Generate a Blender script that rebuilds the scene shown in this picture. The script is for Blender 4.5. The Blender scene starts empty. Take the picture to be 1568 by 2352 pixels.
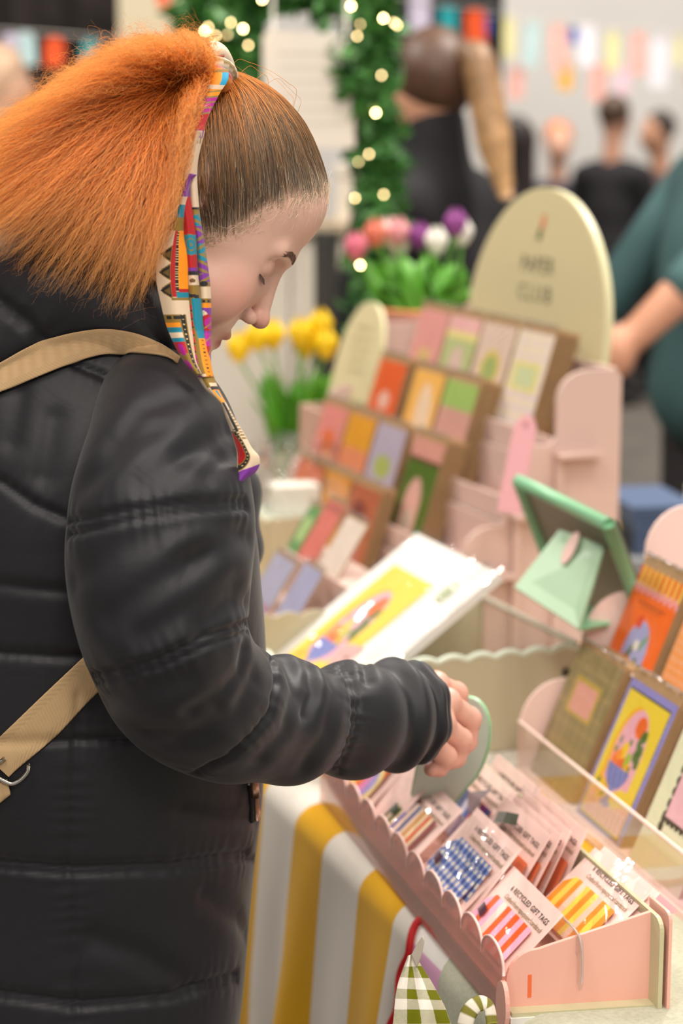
import bpy, bmesh, math, random
import numpy as np
from mathutils import Vector, Matrix, Euler
from mathutils.bvhtree import BVHTree
random.seed(7); rng = np.random.default_rng(11)
SC = bpy.context.scene
COL = SC.collection
# ------------------------------------------------------------------ camera
CZ, PITCH, FPX = 1.56, math.radians(10.99), 4574.0
cam_d = bpy.data.cameras.new('camera'); cam = bpy.data.objects.new('camera', cam_d); COL.objects.link(cam)
cam.location = (0, 0, CZ); cam.rotation_euler = (math.pi/2 - PITCH, 0, 0)
cam_d.sensor_fit = 'VERTICAL'; cam_d.sensor_height = 36; cam_d.sensor_width = 24
cam_d.lens = FPX/2352*36
cam_d.clip_start = .05; cam_d.clip_end = 100
cam_d.dof.use_dof = True; cam_d.dof.focus_distance = 1.74; cam_d.dof.aperture_fstop = 3.7
SC.camera = cam
# ------------------------------------------------------------------ light
def lin(c):
    c = np.asarray(c, float)
    return np.where(c <= .04045, c/12.92, ((c+.055)/1.055)**2.4)
def C(h):
    h = h.lstrip('#'); return tuple(lin([int(h[i:i+2], 16)/255 for i in (0, 2, 4)]))
W = bpy.data.worlds.new('hall_light'); SC.world = W; W.use_nodes = True
bg = W.node_tree.nodes['Background']; bg.inputs[0].default_value = (1.0, .95, .90, 1); bg.inputs[1].default_value = .52
def area(name, loc, size, power, col=(1, .93, .84), target=None, shape='DISK'):
    d = bpy.data.lights.new(name, 'AREA'); d.shape = shape; d.size = size; d.energy = power; d.color = col
    o = bpy.data.objects.new(name, d); COL.objects.link(o); o.location = loc
    if target is not None:
        o.rotation_euler = (Vector(target)-Vector(loc)).to_track_quat('-Z', 'Y').to_euler()
    return o
area('hall_or_fill_lamp', (-.9, .6, 3.9), .9, 32, target=(0, 1.9, .9))
area('hall_or_fill_lamp', (.4, -1.2, 3.4), .9, 54, target=(-.2, 1.8, 1.2))  # unseen fill lamp added behind the camera to brighten her face and near side
area('hall_or_fill_lamp', (1.2, 1.1, 3.9), .5, 26, target=(.2, 2.0, .8))
area('hall_or_fill_lamp', (-.1, 3.3, 3.9), .5, 24, target=(0, 2.4, .8))
for _p in ((-1.6, -.4, 3.6), (.9, .3, 3.7), (-.6, 2.2, 3.8), (1.4, 2.6, 3.7), (.3, 1.4, 3.9)): area('glint_spot', _p, .12, 9, target=(.2, 2.2, .9))  # small unseen lamps added to put glints on the cellophane
area('hall_or_fill_lamp', (1.6, 4.8, 4.2), .8, 170, target=(1.2, 5.0, 0))
area('hall_or_fill_lamp', (-2.2, 4.6, 4.2), .8, 150, target=(-1.6, 5.0, 0))
area('hall_or_fill_lamp', (1.5, 10.5, 4.6), 2.2, 230, target=(1.5, 13.5, 1.5))
SC.view_settings.view_transform = 'Standard'; SC.view_settings.look = 'None'
SC.view_settings.gamma = 1; SC.view_settings.use_curve_mapping = False
SC.view_settings.exposure = 0.0
SC.cycles.use_denoising = True
SC.cycles.max_bounces = 5; SC.cycles.diffuse_bounces = 3; SC.cycles.glossy_bounces = 3; SC.cycles.transmission_bounces = 4; SC.cycles.transparent_max_bounces = 14
SC.cycles.use_adaptive_sampling = True; SC.cycles.adaptive_threshold = .06; SC.cycles.adaptive_min_samples = 16
SC.cycles.sample_clamp_indirect = 6
# ------------------------------------------------------------------ geometry helpers
_c, _s = math.cos(PITCH), math.sin(PITCH)
def at(x, y, d):
    a = (x-784)/FPX; b = (1176-y)/FPX
    return np.array([a*d, (_c+b*_s)*d, CZ+(-_s+b*_c)*d])
def ray(x, y):
    v = at(x, y, 1)-np.array([0, 0, CZ]); return v/np.linalg.norm(v)
def at_many(L, d=None):
    return np.array([at(*p) if d is None else at(p[0], p[1], d) for p in L])
def proj(p):
    p = np.asarray(p, float)-np.array([0, 0, CZ]); z = p[..., 1]*_c-p[..., 2]*_s
    return 784+FPX*p[..., 0]/z, 1176-FPX*(p[..., 1]*_s+p[..., 2]*_c)/z, z
def nrm(v):
    v = np.asarray(v, float); return v/np.maximum(np.linalg.norm(v, axis=-1, keepdims=True), 1e-9)
def sm(a, b, x):
    t = np.clip((x-a)/(b-a), 0, 1); return t*t*(3-2*t)
def resample(P, n):
    P = np.asarray(P, float); L = np.r_[0, np.cumsum(np.linalg.norm(np.diff(P, axis=0), axis=1))]
    t = np.linspace(0, L[-1], n); return np.stack([np.interp(t, L, P[:, k]) for k in range(P.shape[1])], 1)
def spline(P, n):
    """Catmull-Rom through the rows of P, n samples."""
    P = np.asarray(P, float); m = len(P)
    Q = np.vstack([2*P[0]-P[1], P, 2*P[-1]-P[-2]])
    u = np.linspace(0, m-1-1e-9, n); i = u.astype(int); t = (u-i)[:, None]
    a, b, c, d = Q[i], Q[i+1], Q[i+2], Q[i+3]
    return .5*((2*b)+(-a+c)*t+(2*a-5*b+4*c-d)*t*t+(-a+3*b-3*c+d)*t**3)
# ------------------------------------------------------------------ materials
MATS = {}
def mat(name, col, rough=.5, metal=0, spec=.5, trans=0, sheen=0, noise=None, bump=None, emit=None, attr=None, coat=0, sss=0, alpha=1):
    if name in MATS: return MATS[name]
    m = bpy.data.materials.new(name); m.use_nodes = True; nt = m.node_tree; p = nt.nodes['Principled BSDF']
    if isinstance(col, str): col = C(col)
    p.inputs['Base Color'].default_value = (*col, 1); p.inputs['Roughness'].default_value = rough
    p.inputs['Metallic'].default_value = metal; p.inputs['Specular IOR Level'].default_value = spec
    p.inputs['Transmission Weight'].default_value = trans; p.inputs['Sheen Weight'].default_value = sheen
    p.inputs['Coat Weight'].default_value = coat
    if sss:
        p.inputs['Subsurface Weight'].default_value = sss; p.inputs['Subsurface Radius'].default_value = (1, .35, .2); p.inputs['Subsurface Scale'].default_value = .006
    if attr:
        a = nt.nodes.new('ShaderNodeAttribute'); a.attribute_name = attr; nt.links.new(a.outputs['Color'], p.inputs['Base Color'])
    tc = None
    if noise or bump:
        tc = nt.nodes.new('ShaderNodeTexCoord')
    if noise:                                  # (scale, amount): value variation
        n = nt.nodes.new('ShaderNodeTexNoise'); n.inputs['Scale'].default_value = noise[0]; n.inputs['Detail'].default_value = 5
        nt.links.new(tc.outputs['Object'], n.inputs['Vector'])
        mr = nt.nodes.new('ShaderNodeMapRange'); mr.inputs[1].default_value = .3; mr.inputs[2].default_value = .7
        mr.inputs[3].default_value = 1-noise[1]; mr.inputs[4].default_value = 1+noise[1]
        nt.links.new(n.outputs['Fac'], mr.inputs[0])
        mx = nt.nodes.new('ShaderNodeMix'); mx.data_type = 'RGBA'; mx.blend_type = 'MULTIPLY'; mx.inputs[0].default_value = 1
        if attr: nt.links.new(a.outputs['Color'], mx.inputs[6])
        else: mx.inputs[6].default_value = (*col, 1)
        nt.links.new(mr.outputs[0], mx.inputs[7]); nt.links.new(mx.outputs[2], p.inputs['Base Color'])
    if bump:                                   # (scale, strength, distance)
        n = nt.nodes.new('ShaderNodeTexNoise'); n.inputs['Scale'].default_value = bump[0]; n.inputs['Detail'].default_value = 4
        nt.links.new(tc.outputs['Object'], n.inputs['Vector'])
        b = nt.nodes.new('ShaderNodeBump'); b.inputs['Strength'].default_value = bump[1]; b.inputs['Distance'].default_value = bump[2]
        nt.links.new(n.outputs['Fac'], b.inputs['Height']); nt.links.new(b.outputs['Normal'], p.inputs['Normal'])
    if emit:
        p.inputs['Emission Color'].default_value = (*col, 1); p.inputs['Emission Strength'].default_value = emit
    MATS[name] = m; return m
def clear_mat(name, tint, body=.0, bodycol=(1, 1, 1), rough=.05, bump=None, gain=1.0):
    """thin clear plastic: transparent tint, a little body colour, Fresnel gloss"""
    m = bpy.data.materials.new(name); m.use_nodes = True; nt = m.node_tree; N = nt.nodes; L = nt.links
    for n in list(N):
        if n.type != 'OUTPUT_MATERIAL': N.remove(n)
    out = [n for n in N if n.type == 'OUTPUT_MATERIAL'][0]
    t = N.new('ShaderNodeBsdfTransparent'); t.inputs[0].default_value = (*tint, 1)
    d = N.new('ShaderNodeBsdfPrincipled'); d.inputs['Base Color'].default_value = (*bodycol, 1); d.inputs['Roughness'].default_value = .35
    mx = N.new('ShaderNodeMixShader'); mx.inputs[0].default_value = body; L.new(t.outputs[0], mx.inputs[1]); L.new(d.outputs[0], mx.inputs[2])
    g = N.new('ShaderNodeBsdfGlossy'); g.inputs['Roughness'].default_value = rough
    f = N.new('ShaderNodeLayerWeight'); f.inputs[0].default_value = .5
    pw = N.new('ShaderNodeMath'); pw.operation = 'POWER'; pw.inputs[1].default_value = 5; L.new(f.outputs['Facing'], pw.inputs[0])
    mu = N.new('ShaderNodeMath'); mu.operation = 'MULTIPLY_ADD'; mu.inputs[1].default_value = .9*gain; mu.inputs[2].default_value = .045*gain; L.new(pw.outputs[0], mu.inputs[0])
    m2 = N.new('ShaderNodeMixShader'); L.new(mu.outputs[0], m2.inputs[0]); L.new(mx.outputs[0], m2.inputs[1]); L.new(g.outputs[0], m2.inputs[2])
    if bump:
        tc = N.new('ShaderNodeTexCoord'); n = N.new('ShaderNodeTexNoise'); n.inputs['Scale'].default_value = bump[0]; n.inputs['Detail'].default_value = 2
        n.inputs['Distortion'].default_value = 1.2
        L.new(tc.outputs['Object'], n.inputs['Vector']); b = N.new('ShaderNodeBump'); b.inputs['Strength'].default_value = bump[1]; b.inputs['Distance'].default_value = bump[2]
        L.new(n.outputs['Fac'], b.inputs['Height']); L.new(b.outputs[0], g.inputs['Normal'])
    L.new(m2.outputs[0], out.inputs[0]); MATS[name] = m; return m
PRINT = mat('printed_paper', (.8, .8, .8), .5, attr='Col')
CELLO = clear_mat('cellophane', (.97, .97, .97), .0, rough=.08, bump=(14, .8, .012), gain=1.0)
ACRYL = clear_mat('clear_acrylic', (.94, .93, .92), .06, C('f3ddd6'), rough=.04)
ACRYL_EDGE = mat('acrylic_edge', 'f0d5cc', .2, spec=.8)
# ------------------------------------------------------------------ object helpers
def add(o, parent=None):
    COL.objects.link(o)
    if parent is not None: o.parent = parent
    return o
def tag(o, label=None, cat=None, group=None, kind=None):
    if label: o['label'] = label
    if cat: o['category'] = cat
    if group: o['group'] = group
    if kind: o['kind'] = kind
    return o
def thing(name, label, cat, M=None, group=None, kind=None):
    o = bpy.data.objects.new(name, None); o.empty_display_size = .05; COL.objects.link(o)
    if M is not None: o.matrix_world = M
    return tag(o, label, cat, group, kind)
def mesh(name, V, F, m=None, parent=None, smooth=False, col=None, M=None):
    me = bpy.data.meshes.new(name); me.from_pydata([tuple(v) for v in np.asarray(V, float)], [], [tuple(int(i) for i in f) for f in F]); me.update()
    if col is not None: set_col(me, col)
    if smooth: me.polygons.foreach_set('use_smooth', [True]*len(me.polygons))
    if m is not None: me.materials.append(m)
    o = bpy.data.objects.new(name, me); add(o, parent)
    if M is not None: o.matrix_world = M
    return o
def set_col(me, col):
    a = me.color_attributes.new('Col', 'FLOAT_COLOR', 'POINT'); c = np.ones((len(me.vertices), 4), np.float32); c[:, :3] = col
    a.data.foreach_set('color', c.ravel())
def grid_faces(nu, nv, wrap_v=False):
    """vertex index = i*nv+j"""
    i, j = np.meshgrid(np.arange(nu-1), np.arange(nv if wrap_v else nv-1), indexing='ij'); i = i.ravel(); j = j.ravel(); k = (j+1) % nv
    return np.stack([i*nv+j, (i+1)*nv+j, (i+1)*nv+k, i*nv+k], 1)
def fast_mesh(name, V, F, m=None, parent=None, smooth=True, col=None):
    """quads only, numpy speed"""
    V = np.ascontiguousarray(V, np.float32); F = np.ascontiguousarray(F, np.int32)
    me = bpy.data.meshes.new(name); me.vertices.add(len(V)); me.vertices.foreach_set('co', V.ravel())
    n = F.shape[1]; me.loops.add(F.size); me.loops.foreach_set('vertex_index', F.ravel())
    me.polygons.add(len(F)); me.polygons.foreach_set('loop_start', np.arange(0, F.size, n, dtype=np.int32))
    me.update(calc_edges=True); me.validate()
    if smooth: me.polygons.foreach_set('use_smooth', np.ones(len(me.polygons), bool))
    if col is not None: set_col(me, col)
    if m is not None: me.materials.append(m)
    return add(bpy.data.objects.new(name, me), parent)
def from_bm(name, bm, m, parent=None, smooth=False, bevel=0, seg=2):
    if bevel: bmesh.ops.bevel(bm, geom=[e for e in bm.edges if e.is_manifold and e.calc_face_angle(0) > .6], offset=bevel, segments=seg, affect='EDGES', profile=.5, clamp_overlap=True)
    bmesh.ops.recalc_face_normals(bm, faces=bm.faces)
    me = bpy.data.meshes.new(name); bm.to_mesh(me); bm.free()
    if smooth: me.polygons.foreach_set('use_smooth', [True]*len(me.polygons))
    if m is not None: me.materials.append(m)
    return add(bpy.data.objects.new(name, me), parent)
def plate(name, outline, t, m, parent=None, axes=((1, 0, 0), (0, 1, 0), (0, 0, 1)), org=(0, 0, 0), bevel=0, map3=None):
    """2-D outline (a,b) extruded by t along axes[2]; optional map3 remaps the 3-D points"""
    A, B, N = [np.array(a, float) for a in axes]; org = np.array(org, float)
    P = [org+a*A+b*B for a, b in outline]; Q = [p+N*t for p in P]
    if map3: P = [map3(p) for p in P]; Q = [map3(p) for p in Q]
    bm = bmesh.new(); vb = [bm.verts.new(p) for p in P]; vt = [bm.verts.new(p) for p in Q]; n = len(P)
    bm.faces.new(vb[::-1]); bm.faces.new(vt)
    for i in range(n): bm.faces.new((vb[i], vb[(i+1) % n], vt[(i+1) % n], vt[i]))
    return from_bm(name, bm, m, parent, bevel=bevel)
def box(name, lo, hi, m, parent=None, bevel=0, map3=None):
    return plate(name, [(lo[0], lo[1]), (hi[0], lo[1]), (hi[0], hi[1]), (lo[0], hi[1])], hi[2]-lo[2], m, parent, org=(0, 0, lo[2]), bevel=bevel, map3=map3)
def tube_arrays(P, R, n=10, up=(0, 0, 1), cap=True, ell=1.0):
    P = np.asarray(P, float); R = np.broadcast_to(np.asarray(R, float), (len(P),))
    T = nrm(np.gradient(P, axis=0)); up = np.asarray(up, float)
    S = np.zeros_like(T); prev = None
    for i, t in enumerate(T):
        a = np.cross(t, up) if prev is None else prev-t*np.dot(prev, t)
        if np.linalg.norm(a) < 1e-5: a = np.cross(t, (1, .3, .2))
        prev = a/np.linalg.norm(a); S[i] = prev
    B = np.cross(S, T); ang = np.linspace(0, 2*math.pi, n, endpoint=False)
    V = P[:, None]+R[:, None, None]*(np.cos(ang)[None, :, None]*S[:, None]+ell*np.sin(ang)[None, :, None]*B[:, None])
    F = [tuple(f) for f in grid_faces(len(P), n, True)]; V = V.reshape(-1, 3)
    if cap: F += [tuple(range(n))[::-1], tuple((len(P)-1)*n+k for k in range(n))]
    return V, F
def tube(name, P, R, m, parent=None, n=10, **k):
    V, F = tube_arrays(P, R, n, **k); o = mesh(name, V, F, m, parent, smooth=True); return o
def lathe(name, prof, m, parent=None, n=28, loc=(0, 0, 0), smooth=True):
    prof = np.array(prof, float); a = np.linspace(0, 2*math.pi, n, endpoint=False)
    V = np.stack([prof[:, None, 0]*np.cos(a), prof[:, None, 0]*np.sin(a), np.repeat(prof[:, 1:2], n, 1)], 2).reshape(-1, 3)+np.array(loc)
    return mesh(name, V, grid_faces(len(prof), n, True), m, parent, smooth=smooth)
def ellipsoid(name, loc, r, m, parent=None, nu=14, nv=20, M=None):
    t = np.linspace(0, math.pi, nu); a = np.linspace(0, 2*math.pi, nv, endpoint=False)
    V = np.stack([r[0]*np.sin(t)[:, None]*np.cos(a), r[1]*np.sin(t)[:, None]*np.sin(a), r[2]*np.cos(t)[:, None]*np.ones(nv)], 2).reshape(-1, 3)
    if M is not None: V = V@np.array(M.to_3x3()).T
    return mesh(name, V+np.array(loc), grid_faces(nu, nv, True), m, parent, smooth=True)
def fmat(org, right, up):
    r = nrm(right); u = nrm(np.asarray(up, float)-r*np.dot(up, r)); n = np.cross(r, u)
    return Matrix(((r[0], u[0], n[0], org[0]), (r[1], u[1], n[1], org[1]), (r[2], u[2], n[2], org[2]), (0, 0, 0, 1)))
def Mz(org, deg):
    return Matrix.Translation(Vector(org)) @ Matrix.Rotation(math.radians(deg), 4, 'Z')
def copy_tree(o, parent=None, label=None):
    c = o.copy(); COL.objects.link(c)
    if parent is not None: c.parent = parent
    for ch in [x for x in bpy.data.objects if x.parent == o]: copy_tree(ch, c)
    if label: c['label'] = label
    return c
def art(name, w, h, nx, ny, fn, parent=None, z=0, m=None, t=0, org=(0, 0)):
    """flat printed sheet, w x h, bottom centre at org, colours fn(u,v)->(...,3) sRGB 0..1"""
    u, v = np.meshgrid(np.linspace(0, 1, nx), np.linspace(0, 1, ny), indexing='ij')
    V = np.stack([(u-.5)*w+org[0], v*h+org[1], np.full_like(u, z)], 2).reshape(-1, 3)
    col = lin(np.clip(fn(u.ravel(), v.ravel()), 0, 1)); F = grid_faces(nx, ny)
    o = fast_mesh(name, V, F, m or PRINT, parent, smooth=False, col=col); return o
def hx(h): h = h.lstrip('#'); return np.array([int(h[i:i+2], 16)/255 for i in (0, 2, 4)])
class Paint:
    def __init__(s, u, v, base): s.u, s.v = u, v; s.c = np.tile(hx(base), (len(u), 1))
    def put(s, mask, col): s.c[mask] = hx(col) if isinstance(col, str) else col; return s
    def ell(s, cu, cv, ru, rv, col, rot=0):
        a = math.radians(rot); x = s.u-cu; y = s.v-cv; X = x*math.cos(a)+y*math.sin(a); Y = -x*math.sin(a)+y*math.cos(a)
        return s.put((X/ru)**2+(Y/rv)**2 < 1, col)
    def rect(s, a, b, c, d, col): return s.put((s.u > a) & (s.u < b) & (s.v > c) & (s.v < d), col)
_TXT = {}
def text(name, s, size, m, parent, loc, align='LEFT', shear=0, space=1.0, rot=0, weight=0.0, xscale=1.0):
    key = (s, size, m.name, align, shear, space, weight)
    if key not in _TXT:
        cu = bpy.data.curves.new('lettering', 'FONT'); cu.body = s; cu.size = size; cu.shear = shear; cu.space_character = space
        cu.align_x = align; cu.offset = weight; cu.resolution_u = 2
        tmp = bpy.data.objects.new('lettering_tmp', cu); COL.objects.link(tmp)
        dg = bpy.context.evaluated_depsgraph_get(); me = bpy.data.meshes.new_from_object(tmp.evaluated_get(dg)); me.materials.clear(); me.materials.append(m)
        bpy.data.objects.remove(tmp); _TXT[key] = me
    o = bpy.data.objects.new(name, _TXT[key]); add(o, parent); o.location = loc; o.rotation_euler = (0, 0, rot); o.scale = (xscale, 1, 1); return o
# ================================================================== the hall
def noise_mat(name, c1, c2, scale, rough=.8):
    m = bpy.data.materials.new(name); m.use_nodes = True; nt = m.node_tree; p = nt.nodes['Principled BSDF']; p.inputs['Roughness'].default_value = rough
    tc = nt.nodes.new('ShaderNodeTexCoord'); n = nt.nodes.new('ShaderNodeTexNoise'); n.inputs['Scale'].default_value = scale; n.inputs['Detail'].default_value = 6
    r = nt.nodes.new('ShaderNodeValToRGB'); r.color_ramp.elements[0].position = .35; r.color_ramp.elements[1].position = .65
    r.color_ramp.elements[0].color = (*C(c1), 1); r.color_ramp.elements[1].color = (*C(c2), 1)
    nt.links.new(tc.outputs['Object'], n.inputs['Vector']); nt.links.new(n.outputs['Fac'], r.inputs[0]); nt.links.new(r.outputs[0], p.inputs['Base Color']); return m
tag(box('floor', (-8, -2, -.1), (9, 15.2, 0), noise_mat('floor_concrete', '5d5650', '6d665e', 3)), 'grey concrete hall floor', 'floor', kind='structure')
tag(box('wall_back', (-8, 15.2, 0), (9, 15.4, 6), noise_mat('wall_plaster', 'd6d3cf', 'dedbd7', .7)), 'pale grey plaster hall wall', 'wall', kind='structure')
tag(box('wall_left', (-8.2, -2, 0), (-8, 15.4, 6), MATS.get('wl') or noise_mat('wall_dark', '37322f', '403b37', .7)), 'dark hall side wall', 'wall', kind='structure')
# ================================================================== the stall table
TO = np.array([.147, 1.713, .76]); TTH = 20.0
_tv = np.array([math.cos(math.radians(TTH)), math.sin(math.radians(TTH)), 0]); _tu = np.array([-_tv[1], _tv[0], 0])
def TW(v, u, z=0): return TO+_tv*v+_tu*u+np.array([0, 0, z])
MT = Mz(TO, TTH)
tb = thing('stall_table', 'long trestle table hidden under the striped cloth', 'table', MT)
TOPM = mat('table_board', 'b9a184', .6, noise=(8, .1))
box('table_top', (.022, -.5, -.034), (.928, 2.36, -.004), TOPM, tb, bevel=.006)
STEEL = mat('table_steel', '8a8a8c', .35, metal=.8)
for (a, b) in ((.08, -.4), (.87, -.4), (.08, 2.25), (.87, 2.25)):
    tube('leg', [(a, b, -.03), (a, b, -.76)], .015, STEEL, tb)
def stripe_cloth(name, per, frac, off, c1, c2, axis=1, weave=900):
    m = bpy.data.materials.new(name); m.use_nodes = True; nt = m.node_tree; p = nt.nodes['Principled BSDF']; L = nt.links
    p.inputs['Roughness'].default_value = .85; p.inputs['Specular IOR Level'].default_value = .2; p.inputs['Sheen Weight'].default_value = .1
    tc = nt.nodes.new('ShaderNodeTexCoord'); s = nt.nodes.new('ShaderNodeSeparateXYZ'); L.new(tc.outputs['Object'], s.inputs[0])
    def mth(op, a, b):
        n = nt.nodes.new('ShaderNodeMath'); n.operation = op
        for k, x in enumerate((a, b)):
            if isinstance(x, (int, float)): n.inputs[k].default_value = x
            elif x is not None: L.new(x, n.inputs[k])
        return n.outputs[0]
    q = mth('FRACT', mth('DIVIDE', mth('SUBTRACT', s.outputs[axis], off), per), None); f = mth('LESS_THAN', q, frac)
    mx = nt.nodes.new('ShaderNodeMix'); mx.data_type = 'RGBA'; L.new(f, mx.inputs[0]); mx.inputs[6].default_value = (*C(c2), 1); mx.inputs[7].default_value = (*C(c1), 1)
    L.new(mx.outputs[2], p.inputs['Base Color'])
    w = nt.nodes.new('ShaderNodeTexNoise'); w.inputs['Scale'].default_value = weave; L.new(tc.outputs['Object'], w.inputs['Vector'])
    b = nt.nodes.new('ShaderNodeBump'); b.inputs['Strength'].default_value = .25; b.inputs['Distance'].default_value = .001; L.new(w.outputs['Fac'], b.inputs['Height']); L.new(b.outputs[0], p.inputs['Normal'])
    return m
STRIPE = stripe_cloth('mustard_stripe_cloth', .219, .46, .268, 'd6a00c', 'dad2c7')
LINEN = mat('sage_linen', 'b7b7a2', .9, spec=.2, noise=(260, .10), bump=(700, .3, .001))
PINKC = stripe_cloth('pink_white_cloth', .045, .62, .0, 'd99ec0', 'ece6e0', axis=2)
def drape(name, u0, u1, nu, off, m, lab, cat, fold=.012, flare=.03, low=-.72, r=.03, shift=0.0, back=True, phase=0):
    s_down = np.linspace(low, -r, 46); arc = np.linspace(0, math.pi/2, 9)[1:]
    pr = [(-off, z) for z in s_down]+[(-off+(r+off)*(1-math.cos(a)), -r+(r+off)*math.sin(a)) for a in arc]
    pr += [(v, off) for v in np.linspace(r, .95-r, 26)[1:]]
    if back: pr += [(.95-r+(r+off)*math.sin(a), -r+(r+off)*math.cos(a)) for a in arc]+[(.95+off, z) for z in np.linspace(-r, low, 12)[1:]]
    pr = np.array(pr); U = np.linspace(u0, u1, nu); V, Uu = np.meshgrid(pr[:, 0], U, indexing='ij'); Z = np.repeat(pr[:, 1:2], nu, 1)
    dn = np.clip(-Z-r, 0, 1)/.7; front = V < .3
    wv = np.sin(Uu*26+phase)+.6*np.sin(Uu*47+1.3+phase)
    V = V+np.where(front, -1, 1)*(dn*flare+np.clip(dn*3, 0, 1)*fold*(wv+1.2)*np.where(front, 1, .6)); Uu = Uu+shift*dn+.012*dn*np.cos(Uu*26+phase)
    P = np.stack([V, Uu, Z], 2).reshape(-1, 3)
    o = fast_mesh(name, P, grid_faces(len(pr), nu), m); o.matrix_world = MT; tag(o, lab, cat); return o
drape('tablecloth', .0, 2.4, 240, .003, STRIPE, 'mustard and white wide striped cloth over the stall table', 'tablecloth')
drape('table_runner', -.55, .128, 60, .009, LINEN, 'sage grey linen cloth over the near table end', 'tablecloth', fold=.010, phase=2, shift=-.02)
pk = drape('scalloped_cloth', .05, .212, 40, .006, PINKC, 'pink and white striped cloth with red scalloped trim under linen', 'cloth', fold=.012, flare=.07, shift=.06, phase=1.0)
# red ric-rac trim along the pink cloth's edge
_me = pk.data; n_ = 40; rows = len(_me.vertices)//n_
ed = np.array([_me.vertices[i*n_+n_-1].co[:] for i in range(rows)])
ed = resample(ed, 420); wob = np.sin(np.linspace(0, 420*.55, 420)); ed[:, 1] += .0050*wob; ed[:, 2] += .003; ed[:, 0] -= .002
RED = mat('red_trim', 'b80f12', .7)
V, F = tube_arrays(ed, .0042, 8); mesh('scalloped_trim', V, F, RED, pk, smooth=True)
# gingham cloth hung at the corner
def gingham(name, a, b, c, n1, n2):
    def fn(u, v):
        x = (np.floor(u*n1) % 2); y = (np.floor(v*n2) % 2); s = x+y
        col = np.where((s == 2)[:, None], hx(a), np.where((s == 1)[:, None], hx(b), hx(c)))
        tw = ((u*n1*14+v*n2*14) % 1 < .5) & (s == 1)
        return np.where(tw[:, None], hx(a), col)
    return fn
def sheet(name, left, right, nv, nu, fn, bulge, m, parent=None, lab=None, cat=None):
    """cloth strip between two px polylines [(x,y,d)...]; bulge pushes it towards the viewer"""
    A = spline(at_many(left), nv); B = spline(at_many(right), nv); t = np.linspace(0, 1, nu)
    P = A[:, None]*(1-t)[None, :, None]+B[:, None]*t[None, :, None]
    tow = nrm(np.array([0, 0, CZ])-P); bl = bulge(t[None, :], np.linspace(0, 1, nv)[:, None])
    P = P+tow*bl[..., None]
    v, u = np.meshgrid(np.linspace(0, 1, nv), t, indexing='ij'); col = lin(np.clip(fn(u.ravel(), v.ravel()), 0, 1))
    o = fast_mesh(name, P.reshape(-1, 3), grid_faces(nv, nu), m, parent, col=col)
    md = o.modifiers.new('thickness', 'SOLIDIFY'); md.thickness = .0015; md.offset = 0
    if lab: tag(o, lab, cat)
    return o
CLOTHP = mat('printed_cloth', (.8, .8, .8), .85, attr='Col', spec=.2, bump=(900, .3, .0008))
sheet('gingham_towel', [(938, 2196, 1.80), (912, 2270, 1.79), (902, 2352, 1.785), (880, 2520, 1.78)], [(948, 2190, 1.80), (1000, 2275, 1.795), (1034, 2352, 1.79), (1075, 2520, 1.785)],
      200, 110, gingham('g', '6e700a', 'e6dccd', 'ece2d6', 4, 9), lambda t, v: .012*np.sin(t*math.pi)*(.4+v)+.003*np.sin(t*9+v*4), CLOTHP, None, 'olive green gingham cloth hanging from the table corner', 'towel')
sheet('cloth_strap', [(945, 2192, 1.79), (958, 2168, 1.785), (971, 2150, 1.78)], [(957, 2222, 1.79), (966, 2198, 1.785), (974, 2160, 1.78)], 20, 8, lambda u, v: np.tile(hx('cfc2b2'), (len(u), 1)), lambda t, v: 0*t*v, CLOTHP, None, 'small beige cloth tie above the gingham cloth', 'cloth')
lp = spline(at_many([(1062, 2420, 1.76), (1068, 2352, 1.762), (1082, 2318, 1.765), (1104, 2304, 1.768), (1122, 2312, 1.77), (1130, 2352, 1.765)]), 40)
V, F = tube_arrays(lp, .0075, 10, ell=.4); k = np.repeat(np.arange(40), 10); gc = np.where(((k//4) % 2 == 0)[:, None], lin(hx('ddd3c2')), lin(hx('7a7430')))
tag(mesh('gingham_strap', V, F, CLOTHP, None, smooth=True, col=gc), 'looped olive gingham strap below the pink tray', 'strap')
# ================================================================== the gift tag tray
RV, RU = math.radians(8), math.radians(16)
_rv = np.array([math.cos(RV), math.sin(RV), 0]); _ru = np.array([-math.sin(RU), math.cos(RU), 0]); RO = np.array([.148, 1.688, .765])
def R3(p): return RO+_rv*p[0]+_ru*p[1]+np.array([0, 0, p[2]])
PINK_T = clear_mat('pink_translucent_acrylic', C('f8cfc4'), .38, C('f0b6a8'), rough=.06, gain=1.7)
PINK = mat('pink_acrylic', 'eeb2a2', .28, spec=.5, coat=.15)
PINKL = mat('pink_acrylic_edge', 'f4c9bf', .3, emit=None)
SAGE = mat('sage_acrylic', 'c4bd98', .35)
tray = thing('gift_tag_tray', 'pink acrylic tray with scalloped front holding gift tag packs', 'tray')
LEN, TWD = .62, .138
def tplate(name, outline, t, m, axes, org=(0, 0, 0), bevel=.0006, parent=None):
    return plate(name, outline, t, m, parent or tray, axes=axes, org=org, bevel=bevel, map3=R3)
X, Y, Zx = (1, 0, 0), (0, 1, 0), (0, 0, 1)
box('base', (0.002, .012, .012), (TWD, LEN, .016), PINK, tray, map3=R3)
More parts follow.
